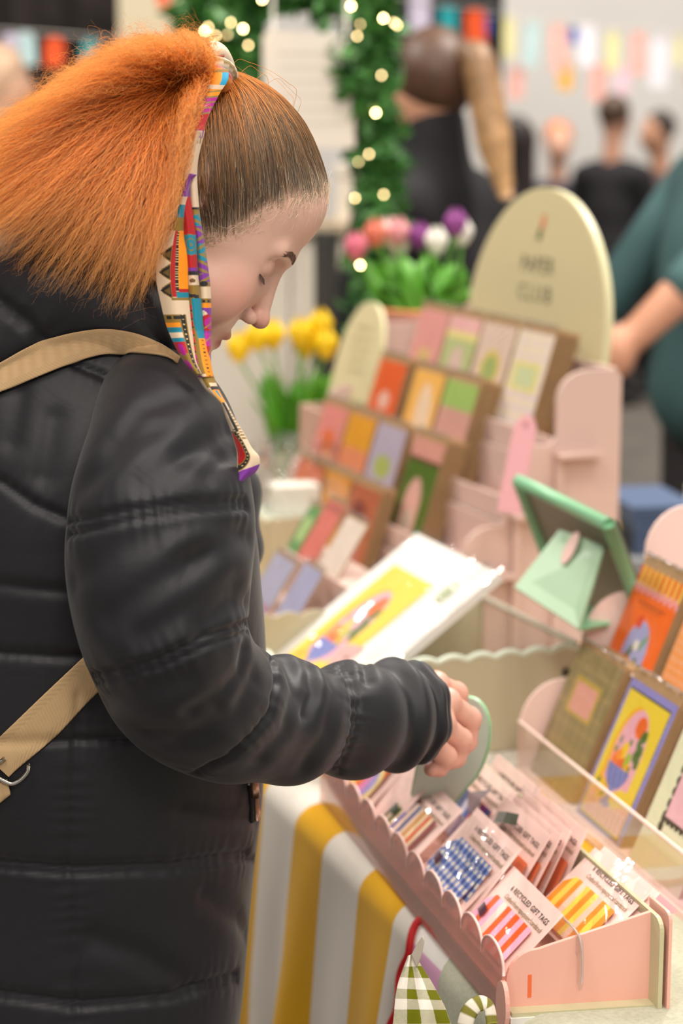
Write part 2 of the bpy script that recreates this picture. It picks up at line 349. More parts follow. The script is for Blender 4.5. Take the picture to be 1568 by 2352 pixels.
# scalloped translucent front with a rounded foot tab at the near end
nsc = 11; pit = (LEN-.0)/nsc; top = []
for k in range(nsc):
    c = (k+.5)*pit
    for a in np.linspace(math.pi, 0, 13)[(0 if k == 0 else 1):]:
        top.append((c+pit/2*math.cos(a), .040+.024*math.sin(a)**.8))
outl = [(0, -.002)]+[(.0, .0)]+top+[(LEN, .0), (LEN, -.002)]
tplate('scalloped_front', outl, .003, PINK_T, (Y, Zx, X), (-.003, 0, 0), bevel=0)
for k in range(nsc):                              # pale polished rim of every scallop
    c = (k+.5)*pit; P = [R3((-.0015, c+pit/2*math.cos(a), .040+.024*math.sin(a)**.8)) for a in np.linspace(math.pi, 0, 15)]
    V, F = tube_arrays(np.array(P), .0016, 6); mesh('scallop_edge', V, F, PINKL, tray, smooth=True)
tab = [(.004+.0, .0)]+[(-.004-.010*math.sin(a), -.005+.018*-math.cos(a)*-1) for a in np.linspace(0, math.pi, 12)]
tplate('foot_tab', [(.010+.013*math.cos(a)-.012, .012+.024*math.sin(a)) for a in np.linspace(0, 2*math.pi, 22, endpoint=False)], .004, PINK, (Y, Zx, X), (-.0045, 0, 0))
# near and far side panels
side = [(0, .0)]+[(TWD, .004), (TWD, .090)]+[(.04, .062)]+[(.004+.03*(1-math.cos(a)), .030+.030*math.sin(a)) for a in np.linspace(math.pi/2, 0, 8)]+[(.003, .02)]
tplate('side_panel', side, .004, PINK, (X, Zx, Y), (0, .008, 0))
tplate('side_panel', side, .004, PINK, (X, Zx, Y), (0, LEN-.012, 0))
box('slot', (.024, .0076, .014), (.0275, .0082, .036), mat('slot_orange', 'f0703a', .5), tray, map3=R3)
# sage back with rounded end, pink backing strip behind
bk = [(-.012, .0), (LEN, .0), (LEN, .09), (.0, .09)]+[(-.012*math.sin(a), .078+.012*math.cos(a)) for a in np.linspace(0, math.pi/2, 6)]
tplate('back_panel', bk, .004, SAGE, (Y, Zx, X), (TWD+.0, 0, 0))
tplate('back_strip', [(-.013, .002), (.03, .002), (.03, .096), (-.004, .096)]+[(-.013+.009*(1-math.sin(a)), .087+.009*math.cos(a)) for a in np.linspace(0, math.pi/2, 5)], .003, PINK, (Y, Zx, X), (TWD+.008, 0, 0))
# clear divider hooked over the near side panel
dv = [(LEN-.02, .02), (LEN-.02, .075), (.02, .075), (.004, .0735), (-.002, .068), (-.0045, .058), (-.005, .030), (-.0015, .022), (.003, .028), (.003, .05), (.0075, .055), (.0125, .055), (.0125, .02)]
tplate('clear_divider', dv, .003, ACRYL, (Y, Zx, X), (.068, 0, 0), bevel=0)
P = [R3((.0695, a, b)) for a, b in [(LEN-.02, .075), (.02, .075), (.004, .0735), (-.002, .068), (-.0045, .058), (-.005, .030)]]
V, F = tube_arrays(resample(P, 60), .0011, 6); mesh('divider_edge', V, F, clear_mat('acrylic_rim', (.8, .78, .76), .35, C('efe3dd'), rough=.05), tray, smooth=True)
# thin sage and white sample boards under the near end
bd = thing('sample_board', 'thin sage and white board under the near end of the pink tray', 'board')
def R4(p): return RO+np.array([.004, -.003, 0])+_rv*p[0]+_ru*p[1]+np.array([0, 0, p[2]])
box('white_board', (.0, -.004, -.0045), (.142, .05, .0015), mat('board_white', 'e9e6dd', .6), bd, bevel=.0008, map3=R4)
box('sage_board', (.002, -.002, .0017), (.138, .05, .0055), SAGE, bd, bevel=.0006, map3=R4)
RO[2] += .0058
# ------------------------------------------------------------------ gift tag packs
CARDP = mat('pink_card', 'fad5cb', .55)
INK = mat('brown_ink', '6b5a4b', .6); INK2 = mat('dark_ink', '44392f', .6); INKG = mat('tan_ink', '9a8464', .6)
PLUM = mat('plum_ribbon', '4a1a32', .35, sheen=.4); DKGREEN = mat('dark_green_ribbon', '2c3316', .4, sheen=.3)
def stripes(cols, edge='f3d9cf', wob=0):
    def fn(u, v):
        n = len(cols); k = u*n+wob*np.sin(v*4); i = np.clip(k.astype(int), 0, n-1); c = np.array([hx(x) for x in cols])[i]; return c
    return fn
def checks(a, b, c, nx, ny):
    def fn(u, v):
        X = np.sin(u*nx*2*math.pi) > -.1; Y_ = np.sin(v*ny*2*math.pi) > -.1; s = X.astype(int)+Y_.astype(int)
        return np.array([hx(c), hx(b), hx(a)])[s]
    return fn
def rainbow(u, v):
    cols = ['e06a20', 'd77fb4', '9a8cc8', 'e8b040', 'e06a20', 'd77fb4', '9a8cc8', 'd7c080']; k = ((u*1.1+(v-.4)**2*.8)*7).astype(int) % 8
    return np.array([hx(x) for x in cols])[k]
def pack(label, u, v, z, phi, pat, n=6, yaw=0, txt=True, ribbon=PLUM, tw=.104, th=.052, w=.128, h=.092, cello=True, tags=True, roll=0):
    up = _rv*math.cos(math.radians(phi))+np.array([0, 0, math.sin(math.radians(phi))])
    rt = -_ru*math.cos(math.radians(yaw))+_rv*math.sin(math.radians(yaw))
    rt = rt*math.cos(math.radians(roll))+up*math.sin(math.radians(roll))
    M_ = fmat(R3((v, u, z)), rt, up)
    t = thing('gift_tag_pack', label, 'gift tags', M_, 'packs of gift tags in the pink tray')
    box('backing_card', (-w/2, 0, -.0006), (w/2, h, .0), CARDP, t)
    if tags:
        for k in range(3):                         # bundle of clipped-corner tags, the patterned one on top
            cx = -w/2+.004+tw/2+k*.0018; c = .013
            ol = [(-tw/2+c, 0), (tw/2, 0), (tw/2, th), (-tw/2+c, th), (-tw/2, th-c*.9), (-tw/2, c*.9)]
            if k < 2:
                plate('tag', ol, .0008, mat('tag_under', 'd9855e', .6), t, org=(cx, .004+k*.0012, .0006+k*.0012))
            else:
                nx, ny = 84, 30; uu, vv = np.meshgrid(np.linspace(0, 1, nx), np.linspace(0, 1, ny), indexing='ij')
                inset = np.clip(c-uu*tw, 0, None)*.9; yy = inset+vv*(th-2*inset)
                P = np.stack([cx-tw/2+uu*tw, .004+k*.0012+yy, np.full_like(uu, .0034)], 2).reshape(-1, 3)
                fast_mesh('tag', P, grid_faces(nx, ny), PRINT, t, smooth=False, col=lin(np.clip(pat(uu.ravel(), yy.ravel()/th), 0, 1)))
        if ribbon:
            rp = np.array([(-w/2+.013, .030, .0036), (-w/2+.017, .031, .0075), (-w/2+.024, .030, .0085), (-w/2+.030, .027, .006)]); rp = spline(rp, 14)
            A_ = rp+np.array([0, .005, 0]); B_ = rp-np.array([0, .005, 0]); V = np.stack([A_, B_], 1).reshape(-1, 3)
            fast_mesh('ribbon', V, grid_faces(14, 2), ribbon, t)
    if txt:
        text('lettering', '6 RECYCLED GIFT TAGS', .0078, INK2, t, (-w/2+.026, h-.0185, .0006), space=1.12, weight=.00014)
        text('lettering', 'Crafted from repurposed cardstock', .0074, INKG, t, (-w/2+.026, h-.0280, .0006), shear=.35, space=.88, weight=.00006)
    if cello:
        nx, ny = 26, 20; uu, vv = np.meshgrid(np.linspace(0, 1, nx), np.linspace(0, 1, ny), indexing='ij')
        zz = .0042+.0010*np.sin(uu*9+u*50)*np.sin(vv*7+v*80)+.0012*np.sin(uu*23+vv*17+u*9)*np.sin(uu*math.pi)
        P = np.stack([(uu-.5)*(w+.008), -.002+vv*(h+.008), zz], 2).reshape(-1, 3); fast_mesh('clear_sleeve', P, grid_faces(nx, ny), CELLO, t)
    return t
OP = stripes(['f6b6d0', 'f2611a', 'f6b6d0', 'f3d5c9', 'f2611a', 'f6b6d0', 'f2611a', 'f6b6d0', 'f2611a', 'f6b6d0'])
YO = stripes(['f3901a', 'f2cf4e', 'f3901a', 'f2c9b2', 'f2cf4e', 'f3901a', 'f2cf4e', 'f2c9b2', 'f3901a', 'f2cf4e', 'f3901a'])
ML = stripes(['3d5238', 'e9c9ad', '6b7a1e', 'e9c9ad', '6f63b0', 'e9c9ad', '27408a', 'e9c9ad', 'd8902a', 'ecd0a6', 'dc5f22', 'ecd0a6', '8a3038'])
BG = checks('2c4a96', '7d8fc8', 'ebe0cc', 9, 4)
pack('gift tag pack with orange and pink striped tags at the tray front', .088, .008, .020, 44, OP, h=.080, th=.043)
pack('gift tag pack with yellow and orange striped tags by the sage back', .090, .080, .028, 42, YO, ribbon=None)
pack('gift tag pack half hidden behind the yellow and orange striped one', .086, .090, .028, 44, YO, ribbon=None, txt=False, tags=False)
pack('front gift tag pack with blue gingham tags and plum ribbon', .222, .008, .024, 44, BG, h=.080, th=.043)
pack('gift tag pack just behind the blue gingham one, only its card top showing', .216, .020, .030, 50, BG, ribbon=None, h=.082, th=.043)
for k, (u, v, ph, lb) in enumerate([(.235, .060, 58, 'pink gift tag pack with dark green ribbon behind the gingham packs'),
                                    (.228, .074, 62, 'second pink gift tag pack behind the one with the green ribbon'),
                                    (.232, .088, 64, 'third pink gift tag pack in the leaning group behind the gingham ones'),
                                    (.226, .104, 66, 'pink gift tag pack leaning closest to the sage back panel')]):
    t_ = pack(lb, u, v, .020, ph, stripes(['ee7a4c', 'e8a08c', 'c9503a', 'ee7a4c']), ribbon=None, tw=.115, th=.05)
    if k == 0:
        for (a, b) in (((-.045, .070, .006), (.012, .085, .012)), ((-.045, .064, .006), (-.008, .048, .012))):
            a, b = np.array(a), np.array(b); d = nrm(np.cross(b-a, (0, 0, 1)))*.006; V = [a-d, a+d, (a+b)/2+d+(0, 0, .003), b+d, b-d+(b-a)*-.08, (a+b)/2-d+(0, 0, .003)]
            mesh('ribbon', V, [(0, 1, 2, 5), (5, 2, 3, 4)], DKGREEN, t_)
pack('gift tag pack with many coloured narrow stripes and crinkled sleeve', .372, .008, .026, 42, ML, ribbon=DKGREEN, h=.080, th=.045)
t_ = pack('gift tag pack with multicolour striped tags and big plum ribbon', .395, .078, .016, 52, stripes(['e09a68', '6b6a3a', '3f5a8a', 'c7c3d8', '5866a8', 'd86a5a', '8a3a78', '3a3470']), ribbon=None)
V = [(-.02, .056, .006), (.036, .078, .012), (.030, .062, .013), (.040, .052, .012), (.016, .040, .008)]; mesh('ribbon', V, [(0, 1, 2), (0, 2, 3), (0, 3, 4)], PLUM, t_)
pack('pink gift tag pack between the plum ribbon pack and the sage back', .372, .104, .020, 60, YO, ribbon=None, tags=False)
pack('pink pack with two coral ribbon strips beside the rainbow tags', .455, .010, .026, 50, stripes(['e2765e', 'eec4b8', 'e2765e', 'eec4b8', 'e2765e']), ribbon=None, txt=False, tw=.03, th=.085)
pack('gift tag pack with rainbow wavy tags at the far tray end', .528, .006, .028, 46, rainbow, ribbon=None, txt=False)
# ------------------------------------------------------------------ mint oval divider
MINT = mat('mint_card', 'dcebd8', .45); MINTE = mat('mint_acrylic', '9fd3a4', .3)
top_ = at(1098, 1604, 2.10); bot_ = at(984, 1846, 2.185); upv = nrm(top_-bot_); side_v = nrm(np.cross(upv, nrm(np.array([0, 0, CZ])-top_)+np.array([-.45, 0, .1])))
rr0 = np.array([.86, -.50, .05]); rr0 = nrm(rr0-upv*np.dot(rr0, upv)); Mo = fmat(bot_, rr0, upv); H_ = np.linalg.norm(top_-bot_)
ov = thing('oval_divider', 'mint green rounded divider card held between the fingers', 'divider', Mo)
wv = .037
ol = [(-.022, 0), (.022, 0)]+[(wv*(1 if i < 2 else math.cos((i-1)*.157)), H_*.45+H_*.55*(0 if i < 0 else math.sin(max(0, (i-1))*.157))) for i in range(0, 21)]
ol = [(-.022, 0), (.022, 0)]+[(wv*math.cos(a), H_*.52+H_*.48*math.sin(a)) for a in np.linspace(-.15, math.pi+.15, 26)]
plate('card', ol, .004, MINTE, ov, bevel=.0008)
plate('card_face', [(x*.93, .002+y*.985) for x, y in ol], .0008, MINT, ov, org=(0, 0, .0041))
mesh('flower_mark', [(-.002, H_*.80, .0051), (.004, H_*.815, .0051), (-.001, H_*.83, .0051), (-.006, H_*.815, .0051)], [(0, 1, 2, 3)], mat('mark_green', '4a5a30', .6), ov)
mesh('flower_petal', [(.001, H_*.83, .0052), (.008, H_*.84, .0052), (.003, H_*.85, .0052)], [(0, 1, 2)], mat('mark_orange', 'd98a4a', .6), ov)
text('lettering', 'GIFT TAGS', .006, INK, ov, (-.002, H_*.64, .0052), align='CENTER')
# ================================================================== clear fronted card stand
KRAFT = mat('kraft_paper', 'ad8a62', .8, noise=(40, .07)); KRAFT2 = mat('kraft_paper_dark', 'a27f58', .85, noise=(40, .07))
SPINK = mat('stand_pink', 'efcfc6', .3, spec=.5)
SO = np.array([.223, 2.372, .765]); STH = 15.5
MS = Mz(SO, STH)
_sv = np.array([math.cos(math.radians(STH)), math.sin(math.radians(STH)), 0]); _su = np.array([-_sv[1], _sv[0], 0])
def SW(x, y, z): return SO+_sv*x+_su*y+np.array([0, 0, z])
st = thing('card_stand', 'pale pink and clear acrylic stepped stand full of greeting cards', 'card stand', MS)
SL = -.80
def arcp(cx, cz, rx, rz, a0, a1, n=8): return [(cx+rx*math.cos(a), cz+rz*math.sin(a)) for a in np.linspace(a0, a1, n)]
prof = [(-.004, 0), (-.004, .05)]+arcp(.052, .06, .056, .062, math.pi, math.pi/2)+[(.078, .122), (.078, .15)]+arcp(.135, .17, .057, .058, math.pi, math.pi/2)+[(.158, .228), (.158, .26)]+arcp(.215, .275, .057, .058, math.pi, math.pi/2)+[(.25, .333), (.25, 0)]
plate('side_panel', prof, .004, SPINK, st, axes=((1, 0, 0), (0, 0, 1), (0, 1, 0)), org=(0, -.004, 0), bevel=.0008)
plate('side_panel', prof, .004, SPINK, st, axes=((1, 0, 0), (0, 0, 1), (0, 1, 0)), org=(0, SL, 0), bevel=.0008)
box('base', (-.008, SL, 0), (.078, -.004, .012), SPINK, st, bevel=.001)
for k, (x, z) in enumerate(((.078, .10), (.158, .205))):
    box('shelf', (x, SL, z), (x+.078, -.004, z+.005), SPINK, st, bevel=.001)
for (x, z0, z1) in ((-.006, .012, .072), (.076, .105, .165), (.156, .21, .27)):
    box('clear_lip', (x, SL, z0), (x+.003, -.004, z1), ACRYL, st)
    V, F = tube_arrays(np.array([(x+.0015, SL, z1), (x+.0015, -.004, z1)]), .0022, 6); mesh('lip_edge', V, F, ACRYL_EDGE, st)
def lean_frame(o, right, back, ang):
    up = np.asarray(back)*math.sin(math.radians(ang))+np.array([0, 0, math.cos(math.radians(ang))]); return fmat(o, right, up)
_env = {}
FOLD = clear_mat('cellophane_fold', (.9, .9, .9), .25, C('efe9e2'), rough=.1, gain=5.0)
def card(label, M_, w, h, fn, nx=60, ny=84, group='greeting cards on the acrylic stand', sleeve=True, stack=0, gap=.0036, grp_label=None, over=.012, kname='greeting_card'):
    """front card + kraft envelope + clear sleeve, and loose copies of the kraft-backed cards behind it"""
    t = thing(kname, label, 'greeting card', M_, group)
    if over:
        key = (w, h, over)
        if key not in _env:
            bm = bmesh.new(); bmesh.ops.create_cube(bm, size=1); bmesh.ops.scale(bm, vec=(w, h+over, .002), verts=bm.verts); bmesh.ops.translate(bm, vec=(0, (h+over)/2, -.0012), verts=bm.verts)
            _env[key] = bpy.data.meshes.new('envelope'); bm.to_mesh(_env[key]); bm.free(); _env[key].materials.append(KRAFT)
        add(bpy.data.objects.new('envelope', _env[key]), t)
    art('card_front', w*.985, h, nx, ny, fn, t, z=.0006)
    if sleeve:
        a, b = np.meshgrid(np.linspace(0, 1, 10), np.linspace(0, 1, 14), indexing='ij'); zz = .0022+.0009*np.sin(a*7+w*90)*np.sin(b*9)
        fast_mesh('clear_sleeve', np.stack([(a-.5)*(w+.004), b*(h+over+.006), zz], 2).reshape(-1, 3), grid_faces(10, 14), CELLO, t)
    if sleeve:
        xx = np.linspace(-w/2-.002, w/2+.002, 22); V, F = tube_arrays(np.stack([xx, h+over+.003+.0012*np.sin(xx*260+w*70), .0016+.0014*np.sin(xx*170+h*90)], 1), .0016, 6); mesh('sleeve_fold', V, F, FOLD, t, smooth=True)
    for k in range(stack):
        c = bpy.data.objects.new('boxed_card', _env[(w, h, over)]); COL.objects.link(c)
        c.matrix_world = M_ @ Matrix.Translation((random.uniform(-.0012, .0012), random.uniform(-.002, .002), -(k+1)*gap))
        tag(c, grp_label, 'greeting card', 'loose cards of '+label[:40])
    return t
def fruit_art(bg1='e3c737', border=True):
    def fn(u, v):
        P = Paint(u, v, '8d86c4' if border else bg1)
        if border:
            sc = .012*np.abs(np.sin(v*70)); P.put((u > .05) & (u < .93+sc-.012) & (v > .02) & (v < .945), '3a3128')
            P.rect(.05, .915, .03, .93, bg1)
        P.put((v > .05) & (v < .20+.03*np.sin(u*9)) & (u > .08) & (u < .9), 'eba78b'); 
        P.put((v > .05) & (v < .18) & (u > .08) & (u < .9) & (np.sin(u*70) > .2), 'f0c6b8')
        P.ell(.40, .56, .25, .30, 'e9a815'); P.rect(.15, .4, .30, .56, 'e9a815')
        P.ell(.47, .56, .27, .29, 'e3a7b6'); P.rect(.22, .74, .32, .56, 'e3a7b6')
        P.ell(.53, .74, .105, .075, 'e2671c')
        for (a, b) in ((.66, .70), (.61, .645), (.68, .60), (.62, .56), (.69, .52), (.63, .69)): P.ell(a, b, .045, .045, '4c6a26', 40)
        P.ell(.30, .47, .07, .055, 'e8752a'); P.ell(.42, .46, .075, .055, 'e4632a'); P.ell(.40, .55, .065, .06, 'ecc41e', 30); P.ell(.52, .50, .05, .06, '9cb42c', -20); P.ell(.57, .44, .06, .05, 'e9a920'); P.ell(.34, .51, .05, .04, 'ee8f2c')
        for (a, b, r) in ((.24, .53, 40), (.46, .62, -20), (.60, .45, 60), (.27, .60, 80)): P.ell(a, b, .03, .022, '4f7a32', r)
        m = ((u-.43)/.22)**2+((v-.43)/.15)**2 < 1; P.put(m & (v < .435), '6a72b4'); P.put(m & (v < .435) & (np.sin(u*60+v*30) > .85), '8f98cc')
        P.rect(.385, .475, .18, .30, '7b83bd'); P.ell(.43, .18, .10, .025, '7b83bd')
        for (a, b) in ((.20, .25), (.26, .20), (.30, .26)): P.ell(a, b, .05, .035, 'ddb02a', 30)
        for (a, b) in ((.16, .28), (.32, .22)): P.ell(a, b, .04, .02, '5f7a2a', 20)
        return P.c
    return fn
def grid_art(u, v):
    P = Paint(u, v, 'a08a5a'); P.put(((u*26) % 1 < .35) | ((v*38) % 1 < .35), '8d7a50'); P.put(((u*26) % 1 < .35) & ((v*38) % 1 < .35), '6f6a48')
    P.rect(.20, .76, .52, .80, 'b79a3c'); P.rect(.25, .71, .55, .77, 'd9998a'); return P.c
def pink_label_art(u, v):
    P = Paint(u, v, 'dfe3c0'); P.put(((u*30) % 1 < .4), 'ecd9cc'); P.put(((v*42) % 1 < .4), 'd7dfb4')
    for a in np.linspace(.28, .80, 8): P.ell(.28, a*.0+a, .045, .035, '3c3224')
    for a in np.linspace(.28, .8, 7): P.ell(a, .78, .045, .035, '3c3224'); P.ell(a, .34, .045, .035, '3c3224')
    P.rect(.29, .9, .35, .77, 'e8b7c0'); return P.c
def orange_awning(u, v):
    P = Paint(u, v, 'ee6a14'); P.put((v > .86), 'f0c455'); P.put((v > .86) & (((u*8) % 1) < .5), 'e2591a')
    P.put((v < .86+.02*np.sin(u*50)) & (v > .825+.02*np.sin(u*50)), 'e9a9b4'); P.rect(.2, .8, .745, .757, 'a84a10'); P.rect(.26, .74, .72, .729, 'a84a10')
    P.ell(.5, .40, .25, .24, 'a3a3cc'); P.rect(.25, .75, .15, .40, 'a3a3cc'); P.put((v < .2) & (u > .1) & (u < .9), 'f0b548'); P.put((v < .17) & (np.sin(u*50) > 0) & (u > .1) & (u < .9), 'ee7a2a')
    P.ell(.38, .28, .12, .10, 'e96a18'); P.ell(.58, .25, .11, .09, 'e96a18'); P.ell(.42, .40, .08, .03, '456a2a', 50); P.ell(.62, .50, .08, .025, '6f9a4a', 50); P.ell(.60, .34, .06, .025, '456a2a', -40); P.ell(.5, .46, .05, .04, 'efe3d2'); P.ell(.40, .62, .06, .05, 'd8431e'); return P.c
def orange_gingham(u, v):
    P = Paint(u, v, 'eea45c'); a = np.sin(u*75) > 0; b = np.sin(v*100) > 0; P.put(a ^ b, 'ee9044'); P.put(a & b, 'f0b890'); return P.c
def SF(x, y, z, a=22, w=.127): return lean_frame(SW(x, y-w/2, z), -_su, _sv, a)
card('kraft gridded notebook card with small pink label on the lower tier', SF(.006, -.022, .014), .135, .168, grid_art, stack=9, over=.006, grp_label='kraft edge card stacked behind the gridded notebook card')
card('yellow fruit bowl card with violet border on the lower tier', SF(.004, -.172, .012, 23, .127), .127, .170, fruit_art(), 100, 140, stack=5, grp_label='kraft backed card stacked behind the yellow fruit bowl card')
card('pale green lattice card with pink label and dark scallops', SF(.004, -.325, .012, 23, .127), .127, .178, pink_label_art, 80, 100, stack=4, grp_label='kraft backed card stacked behind the pale green lattice card')
card('orange card with striped awning and arched blue window', SF(.084, -.020, .108, 22), .127, .170, orange_awning, 90, 120, stack=6, grp_label='kraft backed card stacked behind the orange awning card')
card('orange and peach gingham card on the upper tier', SF(.084, -.170, .108, 22), .127, .170, orange_gingham, 70, 90, stack=3, grp_label='kraft backed card stacked behind the orange gingham card')
# ================================================================== sage scalloped box with art print
SAGEB = mat('sage_board', 'b2a98e', .5); SAGEL = mat('sage_board_edge', 'd3dccb', .5)
bx = thing('print_box', 'sage green box with wavy top edges holding art prints', 'box', Mz(TW(.03, .70, .004), TTH))
BW, BL_, BH = .395, .298, .132
def wavy(w, h, n=10, amp=.006):
    top_ = [(w*i/(n*6), h-amp*(1-abs(math.sin(math.pi*i/6.)))) for i in range(n*6, -1, -1)]
    return [(0, 0), (w, 0)]+top_
plate('end_panel', wavy(BW, BH), .006, SAGEB, bx, axes=((1, 0, 0), (0, 0, 1), (0, 1, 0)), org=(0, -.006, 0))
plate('end_panel', wavy(BW, BH-.002), .006, SAGEB, bx, axes=((1, 0, 0), (0, 0, 1), (0, 1, 0)), org=(0, BL_, 0))
plate('side_panel', wavy(BL_, BH, 8), .006, SAGEB, bx, axes=((0, 1, 0), (0, 0, 1), (1, 0, 0)), org=(0, 0, 0))
plate('side_panel', [(0, 0), (BL_, 0), (BL_, BH-.004), (0, BH)], .005, ACRYL, bx, axes=((0, 1, 0), (0, 0, 1), (1, 0, 0)), org=(BW-.005, 0, 0))
box('bottom', (.006, 0, 0), (BW-.006, BL_, .006), SAGEB, bx)
for yy in (-.0062,):
    P = [(a, yy+.003, b) for a, b in wavy(BW, BH)[2:]]; V, F = tube_arrays(np.array(P), .0042, 6); mesh('wavy_edge', V, F, SAGEL, bx, smooth=True)
V, F = tube_arrays(np.array([(.003, a, b) for a, b in wavy(BL_, BH, 8)[2:]]), .0042, 6); mesh('wavy_edge', V, F, SAGEL, bx, smooth=True)
V, F = tube_arrays(np.array([(BW-.002, 0, BH+.001), (BW-.002, BL_, BH-.003)]), .004, 6); mesh('clear_edge', V, F, mat('sage_clear_edge', 'b7b3a4', .2), bx)
lathe('bolt', [(0, 0), (.006, 0), (.006, .003), (0, .003)], mat('bolt_dark', '3a352d', .4, metal=.6), bx, 12).matrix_local = Matrix.Translation((BW-.018, -.0065, BH-.035)) @ Matrix.Rotation(math.pi/2, 4, 'X')
WHITE = mat('white_board', 'e4e0da', .5)
tp = at(1046, 1268, 2.70); up45 = _tv*math.sin(math.radians(54))+np.array([0, 0, math.cos(math.radians(54))]); PH = .365
MP = fmat(tp-up45*PH, -_tu, up45)
pr = thing('art_print', 'fruit bowl art print on white board in shiny sleeve', 'art print', MP)
box('board', (-.14, 0, -.012), (.14, PH, 0), WHITE, pr, bevel=.003)
def print_art(u, v): return fruit_art('eec63a', False)(u, v)
art('printed_sheet', .14, .255, 90, 140, print_art, pr, z=.001, org=(-.030, .05))
plate('round_sticker', [(.012*math.cos(a)+.085, .305+.02*math.sin(a)) for a in np.linspace(0, 2*math.pi, 20, endpoint=False)], .0008, mat('sage_sticker', 'a4ab86', .6), pr, org=(0, 0, .001))
a, b = np.meshgrid(np.linspace(0, 1, 40), np.linspace(0, 1, 40), indexing='ij'); zz = .004+.004*np.sin(a*19)*np.sin(b*11)*(a > .7)+.0015*np.sin(a*8+b*5)
fast_mesh('clear_sleeve', np.stack([(a-.5)*.298, -.005+b*(PH+.012), zz], 2).reshape(-1, 3), grid_faces(40, 40), CELLO, pr)
tg = thing('oval_tag', 'pink oval divider tag in front of the art print', 'tag', fmat(at(806, 1560, 2.62), nrm(np.array([1, -.1, -.02])), nrm(np.array([.25, .35, 1]))))
plate('card', [(.034*math.cos(a), .0+.046*math.sin(a)) for a in np.linspace(0, 2*math.pi, 28, endpoint=False)], .003, mat('tag_pink', 'e8b6b4', .45), tg, bevel=.0005)
for (x, y) in ((-.008, .026), (.012, .024)): mesh('flower_mark', [(x-.003, y, .0035), (x+.003, y+.001, .0035), (x, y+.005, .0035)], [(0, 1, 2)], mat('mark_brown', '5a4a38', .6), tg)
# ================================================================== tablet in mint case
MINTC = mat('mint_case', '86bd94', .35); MINTF = mat('mint_flap', '97b394', .45); TBK = mat('tablet_back', '7a6f63', .35, coat=.2)
tbl = thing('tablet', 'tablet in mint green case propped up beside the pink display', 'tablet')
def quad_plate(name, pts, t, m, parent, bevel=.002):
    P = np.array(pts, float); n = nrm(np.cross(P[1]-P[0], P[-1]-P[0])); bm = bmesh.new(); a = [bm.verts.new(p) for p in P]; b = [bm.verts.new(p+n*t) for p in P]; k = len(P)
    bm.faces.new(a); bm.faces.new(b[::-1])
    for i in range(k): bm.faces.new((a[i], b[i], b[(i+1) % k], a[(i+1) % k]))
    return from_bm(name, bm, m, parent, bevel=bevel)
TL, TR, BL2 = at(1190, 1104, 2.66), at(1398, 1206, 2.42), at(1292, 1368, 2.74); BR2 = TR+BL2-TL
quad_plate('case', [TL, TR, BR2, BL2], .012, mat('tablet_back_panel', '6d6a58', .4), tbl, .004)
for (p, q) in ((TL, TR), (TR, BR2), (BR2, BL2), (BL2, TL)):
    V, F = tube_arrays(np.array([p, q]), .009, 8); mesh('case_rim', V, F, MINTC, tbl, smooth=True)
fl = [at(1284, 1216, 2.56), at(1388, 1252, 2.47), at(1328, 1444, 2.42), at(1181, 1348, 2.52)]
quad_plate('stand_flap', fl, .004, MINTF, tbl)
hc = (fl[0]*.55+fl[1]*.45)*.80+(fl[2]*.5+fl[3]*.5)*.20; hr = nrm(fl[1]-fl[0]); hu = nrm(hc-(fl[2]+fl[3])/2); hn = nrm(np.cross(hr, hu)); hn = hn if hn[1] < 0 else -hn
mesh('finger_hole', [hc+hn*.0055+hr*.011*math.cos(a)+hu*.026*math.sin(a) for a in np.linspace(0, 2*math.pi, 20, endpoint=False)], [tuple(range(20))], mat('hole_pink', 'c9a196', .5), tbl)
quad_plate('stand_foot', [at(1328, 1444, 2.42), at(1340, 1390, 2.50), at(1410, 1400, 2.52), at(1400, 1432, 2.46)], .004, MINTC, tbl)
# ================================================================== dusty pink stepped display
DP = mat('dusty_pink_board', 'cdb0a6', .55); DTH = 21.0
DO = TW(.72, 1.15, .004)
_dv = np.array([math.cos(math.radians(DTH)), math.sin(math.radians(DTH)), 0]); _du = np.array([-_dv[1], _dv[0], 0])
def DW(x, y, z): return DO+_dv*x+_du*y+np.array([0, 0, z])
dp = thing('stepped_display', 'dusty pink stepped card display standing on the table', 'display stand', Mz(DO, DTH))
DLEN = .78
dprof = [(0, 0), (0, .418), (-.012, .43), (-.06, .43)]+arcp(-.06, .385, .05, .045, math.pi/2, math.pi, 6)+[(-.11, .33), (-.12, .318), (-.145, .318)]+arcp(-.15, .27, .045, .048, math.pi/2, math.pi, 6)+[(-.195, .21), (-.2, .198), (-.215, .198)]+arcp(-.22, .15, .045, .048, math.pi/2, math.pi, 6)+[(-.265, .09)]+arcp(-.285, .045, .045, .045, math.pi/2, math.pi, 6)+[(-.33, 0)]
for yy in (0, DLEN):
    plate('side_panel', dprof[::-1], .007, DP, dp, axes=((1, 0, 0), (0, 0, 1), (0, 1, 0)), org=(0, yy, 0), bevel=.0015)
for k in range(4):
    x = -.105-.072*k; z = .30-.09*k
    box('shelf', (x-.012, -.03, z), (x+.062, DLEN, z+.006), DP, dp, bevel=.001)
    box('shelf_lip', (x-.014, .01, z-.01), (x-.009, DLEN, z+.028), DP, dp, bevel=.001)
    box('riser', (x+.05, .007, max(.0, z-.1)), (x+.055, DLEN, z+.08), DP, dp)
box('back_panel', (-.012, .007, 0), (-.005, DLEN, .43), DP, dp)
for (x, z) in ((-.145, .19), (-.215, .09)): box('upright', (x+.03, -.012, 0), (x+.042, -.002, z+.12), DP, dp, bevel=.002)
